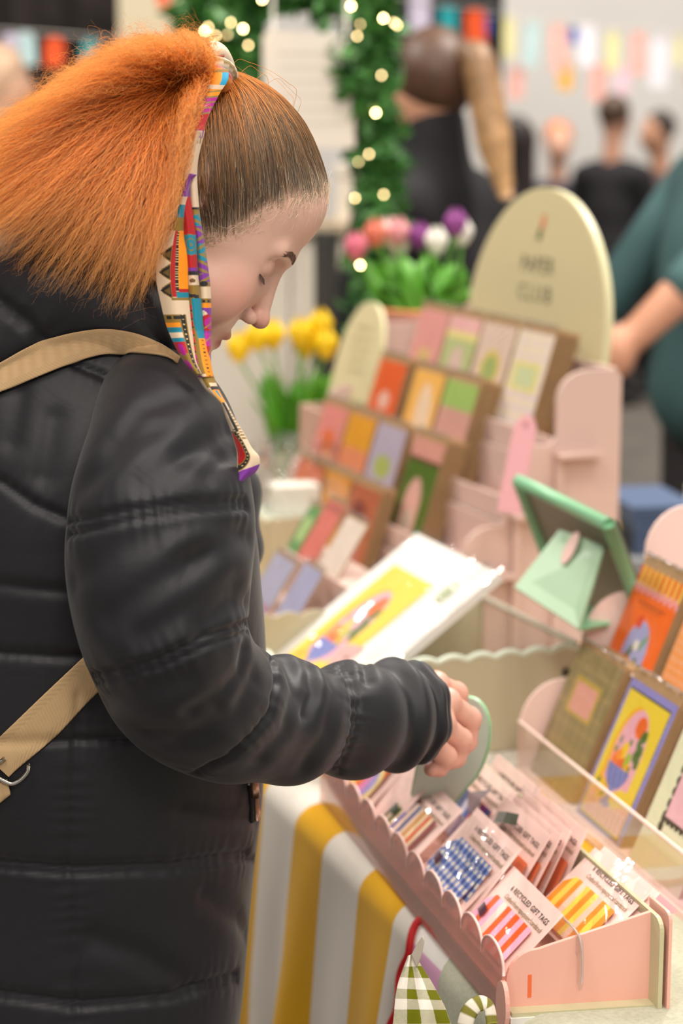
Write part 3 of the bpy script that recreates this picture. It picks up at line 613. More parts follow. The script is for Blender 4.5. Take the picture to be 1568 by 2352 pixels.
def plain_art(base, spots=(), band=None):
    def fn(u, v):
        P = Paint(u, v, base)
        if band: P.put((v > band[0]) & (v < band[1]), band[2])
        for s in spots: P.ell(*s)
        return P.c
    return fn
def stripe_art(a, b, n, lab=None):
    def fn(u, v):
        P = Paint(u, v, a); P.put((u*n) % 1 < .5, b)
        if lab: P.rect(*lab)
        return P.c
    return fn
def lattice_art(u, v):
    P = Paint(u, v, 'e6d3c6'); P.put(((u*6) % 1 < .22), 'ded08c'); P.put(((v*8) % 1 < .2), 'd9c8cc'); P.rect(.12, .85, .42, .70, 'dfd27c'); P.rect(.22, .75, .46, .66, 'c9d0a2'); return P.c
def sprig_art(u, v):
    P = Paint(u, v, 'e0c6b6'); P.put(np.sin(u*60)*np.sin(v*70+u*30) > .45, 'b79a86'); P.ell(.5, .55, .3, .2, 'd8bf6a'); P.ell(.5, .55, .2, .14, '9fae6a'); return P.c
def cherry_art(u, v):
    P = Paint(u, v, 'b6bd84'); P.put(v > .85, 'e0989c'); P.put((v > .85) & ((u*7) % 1 < .5), 'e9c4ba'); P.put((v > .78) & (v < .85), 'e4d488'); P.ell(.5, .4, .22, .3, 'd9b9ae'); P.ell(.45, .12, .18, .07, 'c63c3c'); return P.c
def house_art(u, v):
    P = Paint(u, v, '4f6a1e'); P.put(v > .80, 'd9a998'); P.put((v > .80) & ((u*8) % 1 < .4), 'c26a5a'); P.put((v > .77) & (v < .81), '5a2f22'); P.ell(.45, .30, .26, .32, 'd8a598'); P.rect(.19, .71, .0, .3, 'd8a598'); P.ell(.45, .18, .12, .12, 'c9b9a6'); return P.c
rows = [
 (0, .110, [('pale yellow lattice card', lattice_art, 0, 7), ('cream sprigged card with green wreath', sprig_art, 0, 0), ('green card with pink awning and cherries', cherry_art, 0, 0), ('pink striped card with yellow motif', stripe_art('d98a86', 'e2a69c', 14, (.3, .7, .4, .6, 'd6b478')), 0, 0)]),
 (1, .235, [('pink striped card with green top', plain_art('cf9a8c', band=(.72, 1, '9dba62')), 0, 7), ('yellow card with pale cone shape', plain_art('eeb45a', ((.6, .5, .25, .4, 'eecfae', 20),)), 0, 4), ('orange card with small pink square', plain_art('e0602a', ((.5, .58, .2, .1, 'e6b8a4'),)), .03, 5)]),
 (2, .205, [('green card with pink arched house', house_art, 0, 6), ('lavender card with green square', plain_art('b3a6b8', band=(.45, .7, 'b3a6b8'), spots=((.5, .58, .28, .12, 'a9b35e'),)), .025, 2), ('peach card with amber top', plain_art('df8a60', band=(.65, 1, 'dd9a2a')), 0, 3), ('coral pink card with orange spot', plain_art('dd8a80', ((.5, .62, .25, .12, 'e0703c'),)), 0, 0)]),
 (3, .300, [('terracotta card with dark red shapes', plain_art('b0603e', ((.5, .35, .22, .22, 'b8606a'), (.4, .75, .25, .1, '7a2f22'), (.75, .6, .1, .12, '7a2f22'))), 0, 4), ('amber card with grey pink figure', plain_art('d08a26', ((.5, .5, .18, .16, '9a7468'), (.5, .85, .5, .1, 'da9a62'))), 0, 2), ('red orange card', plain_art('cf5f2c', ((.5, .85, .5, .12, 'df7f5e'),)), 0, 2)]),
]
tn = ['top', 'second', 'third', 'lowest']
for k, y0, L_ in rows:
    y = y0; x = -.105-.072*k; z = .308-.09*k
    for (lb, fn, gapy, nst) in L_:
        y += gapy
        card(lb+' on the '+tn[k]+' tier of the pink display', lean_frame(DW(x-.002, y+.0635, z), -_du, _dv, 17), .127, .170, fn, 40, 56, 'cards on the dusty pink display', stack=nst, gap=.0055, grp_label='kraft card stacked behind the '+lb)
        y += .135
# pink tag hanging at the near end of the second tier
htag = thing('hanging_tag', 'long pink paper tag with a hole at the display end', 'tag', fmat(at(1168, 1178, 2.93), nrm(np.array([.8, -.35, -.1])), nrm(np.array([.32, .1, .9]))))
plate('card', [(-.018, 0), (.017, 0), (.017, .128), (.008, .145), (-.006, .147), (-.018, .130)], .002, mat('tag_rose', 'e3a6ac', .5), htag)
plate('eyelet', [(.004*math.cos(a), .132+.005*math.sin(a)) for a in np.linspace(0, 2*math.pi, 14, endpoint=False)], .0006, mat('eyelet_dark', 'b8807c', .5), htag, org=(0, 0, .0021))
# big arched sign
SIGN = mat('sage_sign', 'c6ba92', .5); SIGNE = mat('sage_sign_edge', 'd3cda4', .45); DINK = mat('olive_ink', '4d4430', .6)
def arch(w, z0, z1, p=1.75, n=40):
    r = z1-z0; return [(-w/2, 0), (w/2, 0)]+[(w/2*math.copysign(abs(math.cos(a))**(2/p) if False else abs(math.cos(a)), math.cos(a)), z0+r*math.sin(a)**(1.12)) for a in np.linspace(0, math.pi, n)]
Msg = fmat(DW(.006, .360, .29), -_du, np.array([0, 0, 1])+_dv*.10)
sg = thing('arched_sign', 'tall sage green arched sign standing behind the pink display', 'sign', Msg)
so = arch(.52, .185, .405)
plate('panel', so, .012, SIGNE, sg, org=(0, 0, -.012), bevel=.001)
plate('face', [(x*.985, y*.995) for x, y in so], .001, SIGN, sg)
text('lettering', 'PAPER', .040, DINK, sg, (0, .262, .0016), align='CENTER', space=1.15)
text('lettering', 'CLUB', .040, DINK, sg, (0, .214, .0016), align='CENTER', space=1.45)
text('lettering', 'STATIONERY + PRINTS MADE IN THE UK', .0195, mat('pale_olive_ink', '8d8260', .6), sg, (0, .145, .0016), align='CENTER', space=1.05)
plate('flower_leaf', [(-.012, .318), (.004, .318), (.002, .345), (-.006, .335)], .001, mat('mark_green', '4a5a30', .6), sg, org=(0, 0, .0012))
plate('flower_petal', [(.0, .335), (.010, .338), (.012, .360), (.002, .358)], .001, mat('mark_coral', 'd0683c', .6), sg, org=(0, 0, .0014))
# small leaning arched sign in its wooden box
sb0 = at(784, 985, 3.75); Msm = fmat(sb0, -_tu*.9+_tv*.12, np.array([.17, 0, 1])+_tv*.12)
ss = thing('small_arched_sign', 'small sage arched sign leaning in the dusty pink box', 'sign', Msm)
so2 = [(-.082, 0), (.082, 0)]+[(.085*math.cos(a)*(1 if math.sin(a) < .3 else 1), .12+.125*math.sin(a)) for a in np.linspace(0, math.pi, 26)]
plate('panel', so2, .008, SIGNE, ss, org=(0, 0, -.008), bevel=.001); plate('face', [(x*.97, y*.99) for x, y in so2], .0008, SIGN, ss)
for k in range(5): text('lettering', ['PAPER CLUB', 'recycled gift wrap', 'cards and prints', 'made by hand', 'in small batches'][k], .011, mat('pale_olive_ink', '8d8260', .6), ss, (0, .19-.02*k, .0014), align='CENTER')
art('printed_strip', .15, .055, 40, 20, lambda u, v: Paint(u, v, 'e08a86').put(u > .34, 'cfc77e').put(u > .62, '9a9a6e').put((u < .3) & (v < .5), 'e2683a').c, ss, z=.0012, org=(0, .004))
cz_ = at(712, 936, 3.78)[2]-TO[2]-.004
cr = thing('wooden_box', 'tall dusty pink wooden box with handle slot left of the display', 'box', Mz(TW(.50, 1.93, .004), TTH))
CR = mat('dusty_wood', 'bb9a8a', .6, noise=(6, .06))
plate('front_panel', [(-.11, 0), (.11, 0), (.11, cz_), (-.11, cz_)], .012, CR, cr, axes=((0, -1, 0), (0, 0, 1), (1, 0, 0)), org=(0, 0, 0), bevel=.002)
plate('back_panel', [(-.11, 0), (.11, 0), (.11, cz_), (-.11, cz_)], .012, CR, cr, axes=((0, -1, 0), (0, 0, 1), (1, 0, 0)), org=(.15, 0, 0), bevel=.002)
for yy in (-.11, .098): plate('side_panel', [(.0125, 0), (.1495, 0), (.1495, cz_), (.0125, cz_)], .012, CR, cr, axes=((1, 0, 0), (0, 0, 1), (0, 1, 0)), org=(0, yy, 0), bevel=.002)
box('bottom', (.0125, -.098, 0), (.1495, .098, .012), CR, cr)
plate('handle_slot', [(.02*math.cos(a)+.01, cz_-.035+.008*math.sin(a)) for a in np.linspace(0, 2*math.pi, 18, endpoint=False)], .001, mat('slot_dark', '7a5f52', .8), cr, axes=((0, -1, 0), (0, 0, 1), (1, 0, 0)), org=(-.0012, 0, 0))
# loose packs on a low riser at the foot of the display, seen past the chest
rp_ = at(690, 1392, 2.96); rh = .075
rs = thing('card_riser', 'low pink riser with small cards at the display foot', 'riser', Mz((rp_[0], rp_[1], TO[2]+.004), TTH))
box('lower_step', (-.06, -.13, 0), (.03, .17, rh), DP, rs, bevel=.002); box('upper_step', (.0305, -.13, 0), (.10, .17, rh+.07), DP, rs, bevel=.002)
def on_riser(y, up=False): return np.array(Mz((rp_[0], rp_[1], TO[2]+.004), TTH) @ Vector(((.035 if up else -.045), y, (rh+.0705 if up else rh+.0005))))
for (lb, x, y, d, w, h, fn) in [
    ('coral boxed card low beside the dark jacket', 'u', .08, 0, .075, .10, plain_art('d9776a', band=(.8, 1, 'b8685c'))),
    ('cream sleeved card above the coral one', 'u', -.02, 0, .085, .09, plain_art('e6d3c4')),
    ('lavender sleeved card beside the jacket at the box', 'l', .075, 0, .095, .09, plain_art('b0adc2', band=(0, .2, 'b08a9a'))),
    ('lavender sleeved card next to the art print', 'l', -.04, 0, .08, .10, plain_art('aaa8c4')),
    ('green card beside the lavender cards on the riser', 'u', .145, 0, .05, .08, plain_art('6f9a5e', ((.5, .5, .3, .3, 'b9d08a'),)))]:
    Mx = lean_frame(on_riser(y, x == 'u'), -_tu, _tv, 32); t_ = card(lb, Mx, w, h, fn, 16, 16, 'small loose cards at the display foot', over=.004, stack=0)
# ================================================================== flowers
LEAF = mat('tulip_leaf', '4e8f1c', .5); STEM = mat('tulip_stem', '5f9a32', .5)
def leaf_arrays(base, tip, wid, bend, n=7):
    base, tip = np.array(base, float), np.array(tip, float); ax = nrm(tip-base); sd = nrm(np.cross(ax, bend+np.array([.01, .02, .03]))); t = np.linspace(0, 1, n)
    mid = base+(tip-base)*t[:, None]+np.asarray(bend)*(np.sin(t*math.pi*.9)*.0+t**2)[:, None]*.4; wd = wid*np.sin(np.clip(t*.93+.07, 0, 1)*math.pi)**.7
    return np.stack([mid-sd*wd[:, None], mid+sd*wd[:, None]], 1).reshape(-1, 3), grid_faces(n, 2)
def tulip(name, label, head, base, col, r, group, M=None):
    t = thing(name, label, 'tulip', Matrix.Translation(Vector(base)), group); h = np.array(head)-np.array(base)
    st_ = spline(np.array([(0, 0, 0), h*.5+np.array([random.uniform(-.01, .01), 0, .01]), h]), 12); tube('stem', st_, .003, STEM, t, 6)
    pm = mat('petal_'+col, col, .45, sss=0)
    for k in range(6):
        a = k*math.pi/3+(k % 2)*.2; rr = r*(1.0 if k % 2 else .9); nu, nv = 8, 6; V = []
        for i in range(nu):
            s = i/(nu-1); zz = -.3*r+s*2.5*r; rad = rr*(math.sin(min(1, s*1.15+.12)*math.pi*.62)**.8)*(1 if s < .6 else 1-.55*(s-.6)/.4)
            for j in range(nv):
                b = a+(j/(nv-1)-.5)*1.5*math.sin(math.pi*min(.98, s*.82+.16)); V.append((rad*math.cos(b), rad*math.sin(b), zz))
        mesh('petal', np.array(V)+h, grid_faces(nu, nv), pm, t, smooth=True)
    return t
def leaves(name, label, spots, group):
    for k, (b, tp_, w) in enumerate(spots):
        V, F = leaf_arrays(b, tp_, w, np.array([random.uniform(-.04, .04), random.uniform(-.03, .03), -.02]))
        o = fast_mesh(name, V, F, LEAF); md = o.modifiers.new('thickness', 'SOLIDIFY'); md.thickness = .0012; tag(o, label, 'leaf', group)
# pink pot
pc = at(985, 905, 3.9); POT = mat('pink_pot', 'dba6a0', .35)
pot = thing('flower_pot', 'glossy pink pot of mixed tulips behind the cards', 'pot', Matrix.Translation(Vector((pc[0], pc[1], TO[2]+.004))))
hp = at(985, 702, 3.9)[2]-TO[2]-.004
lathe('pot_body', [(0, 0), (.078, 0), (.083, .01), (.104, hp-.01), (.108, hp), (.102, hp), (.096, hp-.03), (0, hp-.03)], POT, pot, 32)
lathe('soil', [(0, hp-.028), (.095, hp-.028)], mat('soil', '3a2c20', .9), pot, 24)
rim = lathe('pot_rim', [(.107, hp-.006), (.110, hp), (.104, hp+.002)], mat('terracotta_rim', 'd98a52', .5), pot, 32)
tb_ = np.array([pc[0], pc[1], TO[2]+hp-.02])
for (x, y, col, lb) in [(862, 548, 'e07a62', 'coral tulip'), (893, 545, 'efd6cc', 'white and pink tulip highest on the left'), (818, 578, 'dd7288', 'small pink tulip leaning outward'), (916, 572, 'efe6d0', 'cream tulip below the white and pink one'), (915, 545, 'e49a9e', 'pale pink tulip beside the cream one'),
                        (962, 555, '8a3a86', 'dark purple tulip'), (1002, 566, 'f0ece0', 'white tulip between the purple ones'), (1046, 524, '93468f', 'purple tulip behind the big white one'), (1060, 545, 'f2eee4', 'big white tulip next to the arched sign')]:
    tulip('tulip', lb+' in the pink pot', at(x, y+12, 3.88+random.uniform(-.04, .04)), tb_+np.array([random.uniform(-.04, .04), random.uniform(-.04, .04), 0]), col, .023, 'tulips in the pink pot')
sp = []
for k in range(46):
    x = random.uniform(835, 1090); sp.append((tb_+np.array([random.uniform(-.06, .06), random.uniform(-.06, .06), 0]), at(x, random.uniform(565, 660), 3.88+random.uniform(-.07, .07)), random.uniform(.016, .028)))
leaves('tulip_leaf', 'broad green tulip leaf growing in the pink pot', sp, 'leaves in the pink pot')
# yellow tulips in a glass vase
vb = at(668, 985, 4.06); VASE = clear_mat('vase_glass', (.86, .9, .86), .1, C('dfe6dc'))
vz = TO[2]+.004; vh = vb[2]-vz
vs = thing('glass_vase', 'glass vase with yellow tulips behind the face', 'vase', Matrix.Translation(Vector((vb[0], vb[1], vz))))
lathe('glass_body', [(0, 0), (.045, 0), (.047, .01), (.040, vh*.6), (.047, vh), (.044, vh), (.037, vh*.6), (.043, .012), (0, .012)], VASE, vs, 24)
for (x, y, lb) in [(548, 808, 'yellow tulip lowest of the bunch, nearest the mouth'), (592, 782, 'pale yellow tulip under the nose tip'), (626, 778, 'yellow tulip just right of the nose'), (700, 800, 'big yellow tulip left of the sage sign'), (736, 755, 'tallest yellow tulip against the dark post'), (748, 800, 'yellow tulip touching the small sage sign'), (690, 775, 'half hidden yellow tulip behind the big one')]:
    tulip('yellow_tulip', lb, at(x, y+16, 4.02+random.uniform(-.03, .03)), np.array([vb[0], vb[1], vz+vh*.8])+np.array([random.uniform(-.02, .02), random.uniform(-.02, .02), 0]), 'eec80e', .026, 'yellow tulips in the vase')
sp = [(np.array([vb[0]+random.uniform(-.03, .03), vb[1]+random.uniform(-.03, .03), vz+vh*.75]), at(random.uniform(580, 765), random.uniform(835, 920), 4.02+random.uniform(-.04, .04)), random.uniform(.016, .026)) for k in range(24)]
leaves('yellow_tulip_leaf', 'long green leaf among the yellow tulips', sp, 'leaves of the yellow tulips')
# ================================================================== leafy arch with fairy lights
GREEN = noise_mat('arch_leaf', '2c5c2a', '4f8a3c', 30, .5)
def leaf_cloud(path, rad, n, size, d_sp):
    """many folded leaves around a px path [(x,y,d)...] -> arrays"""
    P = spline(at_many(path), 200); V = []; F = []
    for k in range(n):
        c = P[random.randrange(200)]; a = rng.normal(size=3); c = c+a*rad*.5
        ax = nrm(rng.normal(size=3)+np.array([0, 0, -.3])); sd = nrm(np.cross(ax, rng.normal(size=3))); L_ = size*random.uniform(.6, 1.3); w = L_*.32; up = np.cross(ax, sd)*L_*.12
        b = len(V); V += [c, c+ax*L_*.45+sd*w+up, c+ax*L_, c+ax*L_*.45-sd*w+up, c+ax*L_*.45]; F += [(b, b+1, b+4), (b+1, b+2, b+4), (b+2, b+3, b+4), (b+3, b, b+4)]
    return np.array(V), F
ar = thing('leafy_arch', 'leafy green arch wound with warm fairy lights', 'garland arch')
AP = [(905, 600, 4.5), (868, 420, 4.5), (860, 250, 4.5), (858, 110, 4.5), (835, 10, 4.5), (740, -40, 4.5), (640, -30, 4.5), (520, 25, 4.5), (470, 70, 4.5), (430, 30, 4.5)]
AP2 = AP[:-1]
V, F = leaf_cloud([(862, 1100, 4.5), (862, 700, 4.5)]+AP[1:5], .046, 2200, .046, .1)
o = mesh('foliage', V, F, GREEN, ar); tag(o, kind='stuff')
V, F = leaf_cloud([(835, 0, 4.5), (740, -75, 4.5), (640, -85, 4.5), (540, -20, 4.5), (490, 60, 4.5), (500, 30, 4.5)], .06, 1100, .07, .1); o = mesh('foliage', V, F, GREEN, ar); tag(o, kind='stuff')
V, F = leaf_cloud([(785, 110, 4.36), (812, 190, 4.36), (850, 240, 4.38)], .03, 160, .045, .1); o = mesh('foliage', V, F, GREEN, ar); tag(o, kind='stuff')
V, F = leaf_cloud([(560, 90, 4.5), (590, 150, 4.5), (540, 170, 4.5)], .05, 260, .06, .1); o = mesh('foliage', V, F, GREEN, ar); tag(o, kind='stuff')
fr_ = spline(at_many([(862, 1290, 4.52), (862, 700, 4.52), (862, 250, 4.52), (856, 60, 4.52), (800, -40, 4.52), (650, -70, 4.52), (500, -20, 4.52), (440, 120, 4.52), (430, 500, 4.52), (430, 1290, 4.52)]), 80)
fr_[0, 2] = 0; fr_[-1, 2] = 0
V, F = tube_arrays(fr_, .012, 8); mesh('hoop', V, F, mat('arch_steel', '3a3a36', .5, metal=.5), ar, smooth=True)
BULBS = [mat('fairy_light_glow_%d' % k, (1, .72, .34), .4, emit=e) for k, e in enumerate((52.0, 18.0, 8.0))]; bi = 0
for (x, y) in [(806, 14), (820, 83), (827, 56), (905, 52), (880, 42), (840, 188), (876, 173), (863, 259), (847, 354), (823, 372), (881, 447), (827, 609), (880, 900), (478, 62), (470, 72), (495, 82), (522, 80), (530, 52), (558, 66), (484, 102), (570, 104), (602, -2), (912, 58), (870, 735), (815, 455)]:
    ellipsoid('fairy_light', at(x, y, 4.36 if x > 600 else 4.3), (.0028, .0028, .0034), BULBS[(0, 1, 2, 1, 0, 1, 1)[bi % 7]], ar, 6, 8); bi += 1
# white hanging board in the arch
pb = thing('hanging_board', 'white hanging board inside the leafy arch', 'board', fmat(at(712, 340, 4.40), (1, 0, 0), (0, 0, 1)))
plate('panel', [(-.103, 0), (.098, 0), (.098, .20), (.06, .245), (-.09, .255), (-.103, .24)], .012, mat('board_offwhite', 'e6ddd2', .7), pb, bevel=.002)
for xx in (-.08, .08): tube('cord', [(xx, .23, -.004), (xx, .48, -.004)], .003, mat('cord_white', 'd8d2c8', .7), pb, 6)
for k in range(6): box('faint_line', (-.07, .20-.03*k, .0122), (.07, .206-.03*k, .0128), mat('board_line', 'd2c8bd', .7), pb)
# dark square post and shelf behind the face
dk = thing('display_post', 'dark grey square post behind the face', 'post', Matrix.Translation(Vector((at(749, 600, 4.7)[0], at(749, 600, 4.7)[1], 0))))
ztop = at(749, 532, 4.7)[2]
box('post', (-.028, -.028, .02), (.028, .028, ztop), mat('post_grey', '3a3936', .5), dk, bevel=.003); box('foot_plate', (-.13, -.13, 0), (.13, .13, .02), mat('post_grey', '3a3936', .5), dk, bevel=.003)
cb = at(600, 600, 5.6)
sh = thing('cabinet', 'cream cabinet with plain doors behind the yellow tulips', 'cabinet', Matrix.Translation(Vector((cb[0], cb[1], 0))))
CREAM = mat('cream_paint', 'd6ccbd', .6)
box('body', (-.55, .02, .06), (.40, .42, 1.26), CREAM, sh, bevel=.003); box('plinth', (-.53, .04, 0), (.38, .40, .06), mat('cream_back', 'a89c8c', .7), sh)
box('cabinet_top', (-.57, -.01, 1.26), (.42, .44, 1.29), mat('cabinet_top', 'b9a68c', .5), sh, bevel=.004)
for k in range(3):
    x0 = -.545+k*.315; dr = box('door', (x0, 0, .07), (x0+.308, .0195, 1.25), CREAM, sh, bevel=.003)
    tube('handle', [(x0+.27, -.012, .72), (x0+.27, -.012, .86)], .006, mat('handle_brass', 'b08a4a', .35, metal=.8), dr, 8)
for k, (x, w, h, c_) in enumerate([(.05, .16, .10, 'c9a86a'), (.27, .12, .16, 'd9cfc0')]):
    bq = thing('parcel', ['small tan box on top of the cream cabinet', 'tall pale box on top of the cream cabinet'][k], 'box', Matrix.Translation(Vector((cb[0]+x, cb[1]+.1, 1.2905))))
    box('carton', (-w/2, 0, 0), (w/2, .16, h*.8), mat('parcel_'+c_, c_, .6), bq, bevel=.004); box('lid', (-w/2-.003, -.003, h*.8+.0005), (w/2+.003, .163, h), mat('parcel_'+c_, c_, .6), bq, bevel=.004)
# sage box with a tissue parcel in clear wrap on it, near the scarf end
pl = thing('sage_box', 'sage green box with wavy top under the white tissue parcel', 'box', Mz(TW(.31, 1.66, .004), TTH))
plate('front_panel', wavy(.16, .13, 8, .005), .006, SAGEB, pl, axes=((1, 0, 0), (0, 0, 1), (0, 1, 0)), org=(0, -.006, 0))
plate('side_panel', wavy(.14, .13, 7, .005), .006, SAGEB, pl, axes=((0, 1, 0), (0, 0, 1), (1, 0, 0)), org=(-.006, 0, 0))
box('body', (0, 0, 0), (.16, .14, .122), SAGEL, pl)
cw = thing('wrapped_parcel', 'white tissue parcel in crinkled clear wrap beside the scarf end', 'parcel', Mz(TW(.38, 1.73, .127), 12))
box('parcel', (-.04, -.03, 0), (.045, .03, .05), mat('tissue_white', 'd9d6cc', .7), cw, bevel=.012)
a, b = np.meshgrid(np.linspace(0, 2*math.pi, 40), np.linspace(0, 1, 16), indexing='ij'); rr = .062+.014*np.sin(a*9+b*8)+.008*np.sin(a*5-b*14)
fast_mesh('clear_wrap', np.stack([.005+rr*np.cos(a), rr*.85*np.sin(a), .002+b*.125], 2).reshape(-1, 3), grid_faces(40, 16), CELLO, cw)
# ================================================================== hall backdrop: black screen, drapes, paper bunting
def slab(name, lab, cat, x0, y0, x1, y1, d, c_, t=.03, floor=False):
    p0 = at(x0, y1, d); p1 = at(x1, y0, d); Yc = (p0[1]+p1[1])/2; z0 = 0 if floor else p0[2]
    o = thing(name, lab, cat, Matrix.Translation(Vector((p0[0], Yc, z0)))); w = p1[0]-p0[0]; h = p1[2]-z0; return o, w, h
o, w, h = slab('black_screen', 'black drape panel behind the bunting', 'screen', 905, -60, 1142, 216, 9.0, '14110f')
box('panel', (0, 0, 0), (w, .05, h), mat('drape_black', '17141a', .8), o); box('frame', (-.03, .051, -.03), (w+.03, .08, h+.03), mat('frame_black', '0f0d10', .6), o)
o, w, h = slab('dark_drape', 'dark brown drape hanging in the far left corner', 'curtain', -220, -120, 296, 420, 8.5, '2b2421')
xs = np.linspace(0, w, 120); V = np.concatenate([np.stack([xs, .05*np.sin(xs*22), np.zeros(120)], 1), np.stack([xs, .05*np.sin(xs*22), np.full(120, h)], 1)]); mesh('drape', V, grid_faces(2, 120), mat('drape_brown', '2e2724', .9), o, smooth=True); tube('rail', [(-.05, 0, h+.02), (w+.05, 0, h+.02)], .02, mat('rail_steel', '55504a', .4, metal=.6), o)
o, w, h = slab('cream_banner', 'cream banner hanging behind the orange hair', 'banner', 272, -120, 470, 210, 8.0, 'ded2b8')
box('cloth', (0, 0, 0), (w, .02, h), mat('banner_cream', 'ddd0b2', .8), o); tube('rod', [(-.03, .01, h+.015), (w+.03, .01, h+.015)], .012, mat('rail_steel', '55504a', .4, metal=.6), o)
bc = {'v': ('d5cbe2', 'lilac'), 't': ('12a0a8', 'teal'), 'o': ('f0581e', 'orange'), 'b': ('2a56b0', 'blue'), 'y': ('e9e2a4', 'pale yellow'), 'p': ('f2b3a8', 'peach'), 'w': ('eeeaf2', 'white'), 'u': ('bcd8da', 'pale blue'), 'a': ('f0b040', 'amber'), 'l': ('e8c8d6', 'pink')}
spots = [(964, -30, 92, 48, 'v', 8.2, 'beside the black drape panel'), (1030, 10, 120, 42, 't', 8.2, 'in front of the black panel'), (1098, 22, 135, 48, 'o', 8.2, 'in front of the black panel'), (1118, 30, 80, 20, 'b', 8.6, 'tucked behind the orange strip'), (1115, 132, 205, 34, 't', 9.2, 'hanging lower by the panel edge'),
         (1168, 40, 130, 30, 'y', 11, 'next to the black panel on the wall'), (1185, 150, 225, 34, 'p', 11, 'lowest left on the pale wall'), (1218, 48, 150, 32, 'u', 11, 'between the yellow and peach strips'), (1288, 55, 165, 36, 'p', 11, 'tall one on the pale wall'), (1318, 62, 100, 22, 'b', 11, 'peeking between two pale strips'), (1300, 140, 205, 34, 'a', 11.4, 'under the tall peach strip'),
         (1348, 58, 150, 40, 'w', 11, 'right of the blue strip'), (1372, 145, 228, 36, 'p', 11.4, 'low above the black haired man'), (1408, 72, 160, 32, 'y', 11, 'above the man in black'), (1430, 150, 215, 36, 'l', 11.4, 'low above the man in black'), (1468, 72, 170, 34, 'p', 11, 'second tall one towards the edge'), (1515, 76, 200, 48, 'w', 11, 'wide one near the edge'), (1560, 80, 150, 20, 'y', 11, 'at the picture edge'),
         (25, 78, 110, 40, 'v', 7.6, 'in front of the dark drape'), (60, 75, 150, 46, 'u', 7.6, 'in front of the dark drape'), (122, 84, 150, 44, 'o', 7.6, 'in front of the dark drape'), (205, 90, 150, 40, 't', 7.6, 'in front of the dark drape behind the hair'), (375, -20, 14, 30, 'o', 7.6, 'over the cream banner'), (535, -30, 25, 28, 't', 8.4, 'behind the arch top')]
for (x, y0, y1, w, c_, d, where) in spots:
    p0 = at(x-w/2, y0, d); sw = w/FPX*d; hh = (y1-y0)/FPX*d; t = thing('paper_strip', bc[c_][1]+' paper bunting strip '+where, 'bunting', Matrix.Translation(Vector((p0[0], p0[1], p0[2]-hh))) @ Matrix.Rotation(random.uniform(-.25, .25), 4, 'Z') @ Matrix.Rotation(random.uniform(-.06, .06), 4, 'Y'), 'paper bunting strips')
    n = 9; s_ = np.linspace(0, 1, n); r_ = sw/2; ol = [(0, 0), (sw, 0), (sw, hh-r_*.6)]+[(r_+r_*math.cos(a), hh-r_*.6+r_*.6*math.sin(a)) for a in np.linspace(0, math.pi, 8)]
    plate('paper', ol, .004, mat('bunting_'+c_, bc[c_][0], .7), t, axes=((1, 0, 0), (0, 0, 1), (0, 1, 0)))
    box('fold', (sw*.1, -.004, hh-.02), (sw*.9, .008, hh-.006), mat('bunting_'+c_, bc[c_][0], .7), t)
for (pts, lab) in (([(1085, 136, 9.2), (1150, 138, 9.2)], 'short bunting string below the black panel edge'), ([(1150, 154, 11), (1215, 156, 11)], 'short bunting string low on the pale wall'), ([(1270, 145, 11.4), (1372, 149, 11.4), (1470, 156, 11.4)], 'lower bunting string across the pale wall'), ([(1100, 34, 8.6), (1140, 36, 8.6)], 'short bunting string behind the orange strip'), ([(900, -10, 8.2), (1010, 10, 8.2), (1140, 18, 8.2)], 'thin bunting string across the black panel'), ([(1130, 30, 11), (1300, 55, 11), (1600, 82, 11)], 'thin bunting string across the pale wall'), ([(-60, 66, 7.6), (80, 74, 7.6), (300, 92, 7.6)], 'thin bunting string across the dark drape')):
    V, F = tube_arrays(spline(at_many(pts), 30), .004, 6); tag(mesh('bunting_string', V, F, mat('string_white', 'c9c4be', .7), smooth=True), lab, 'string')
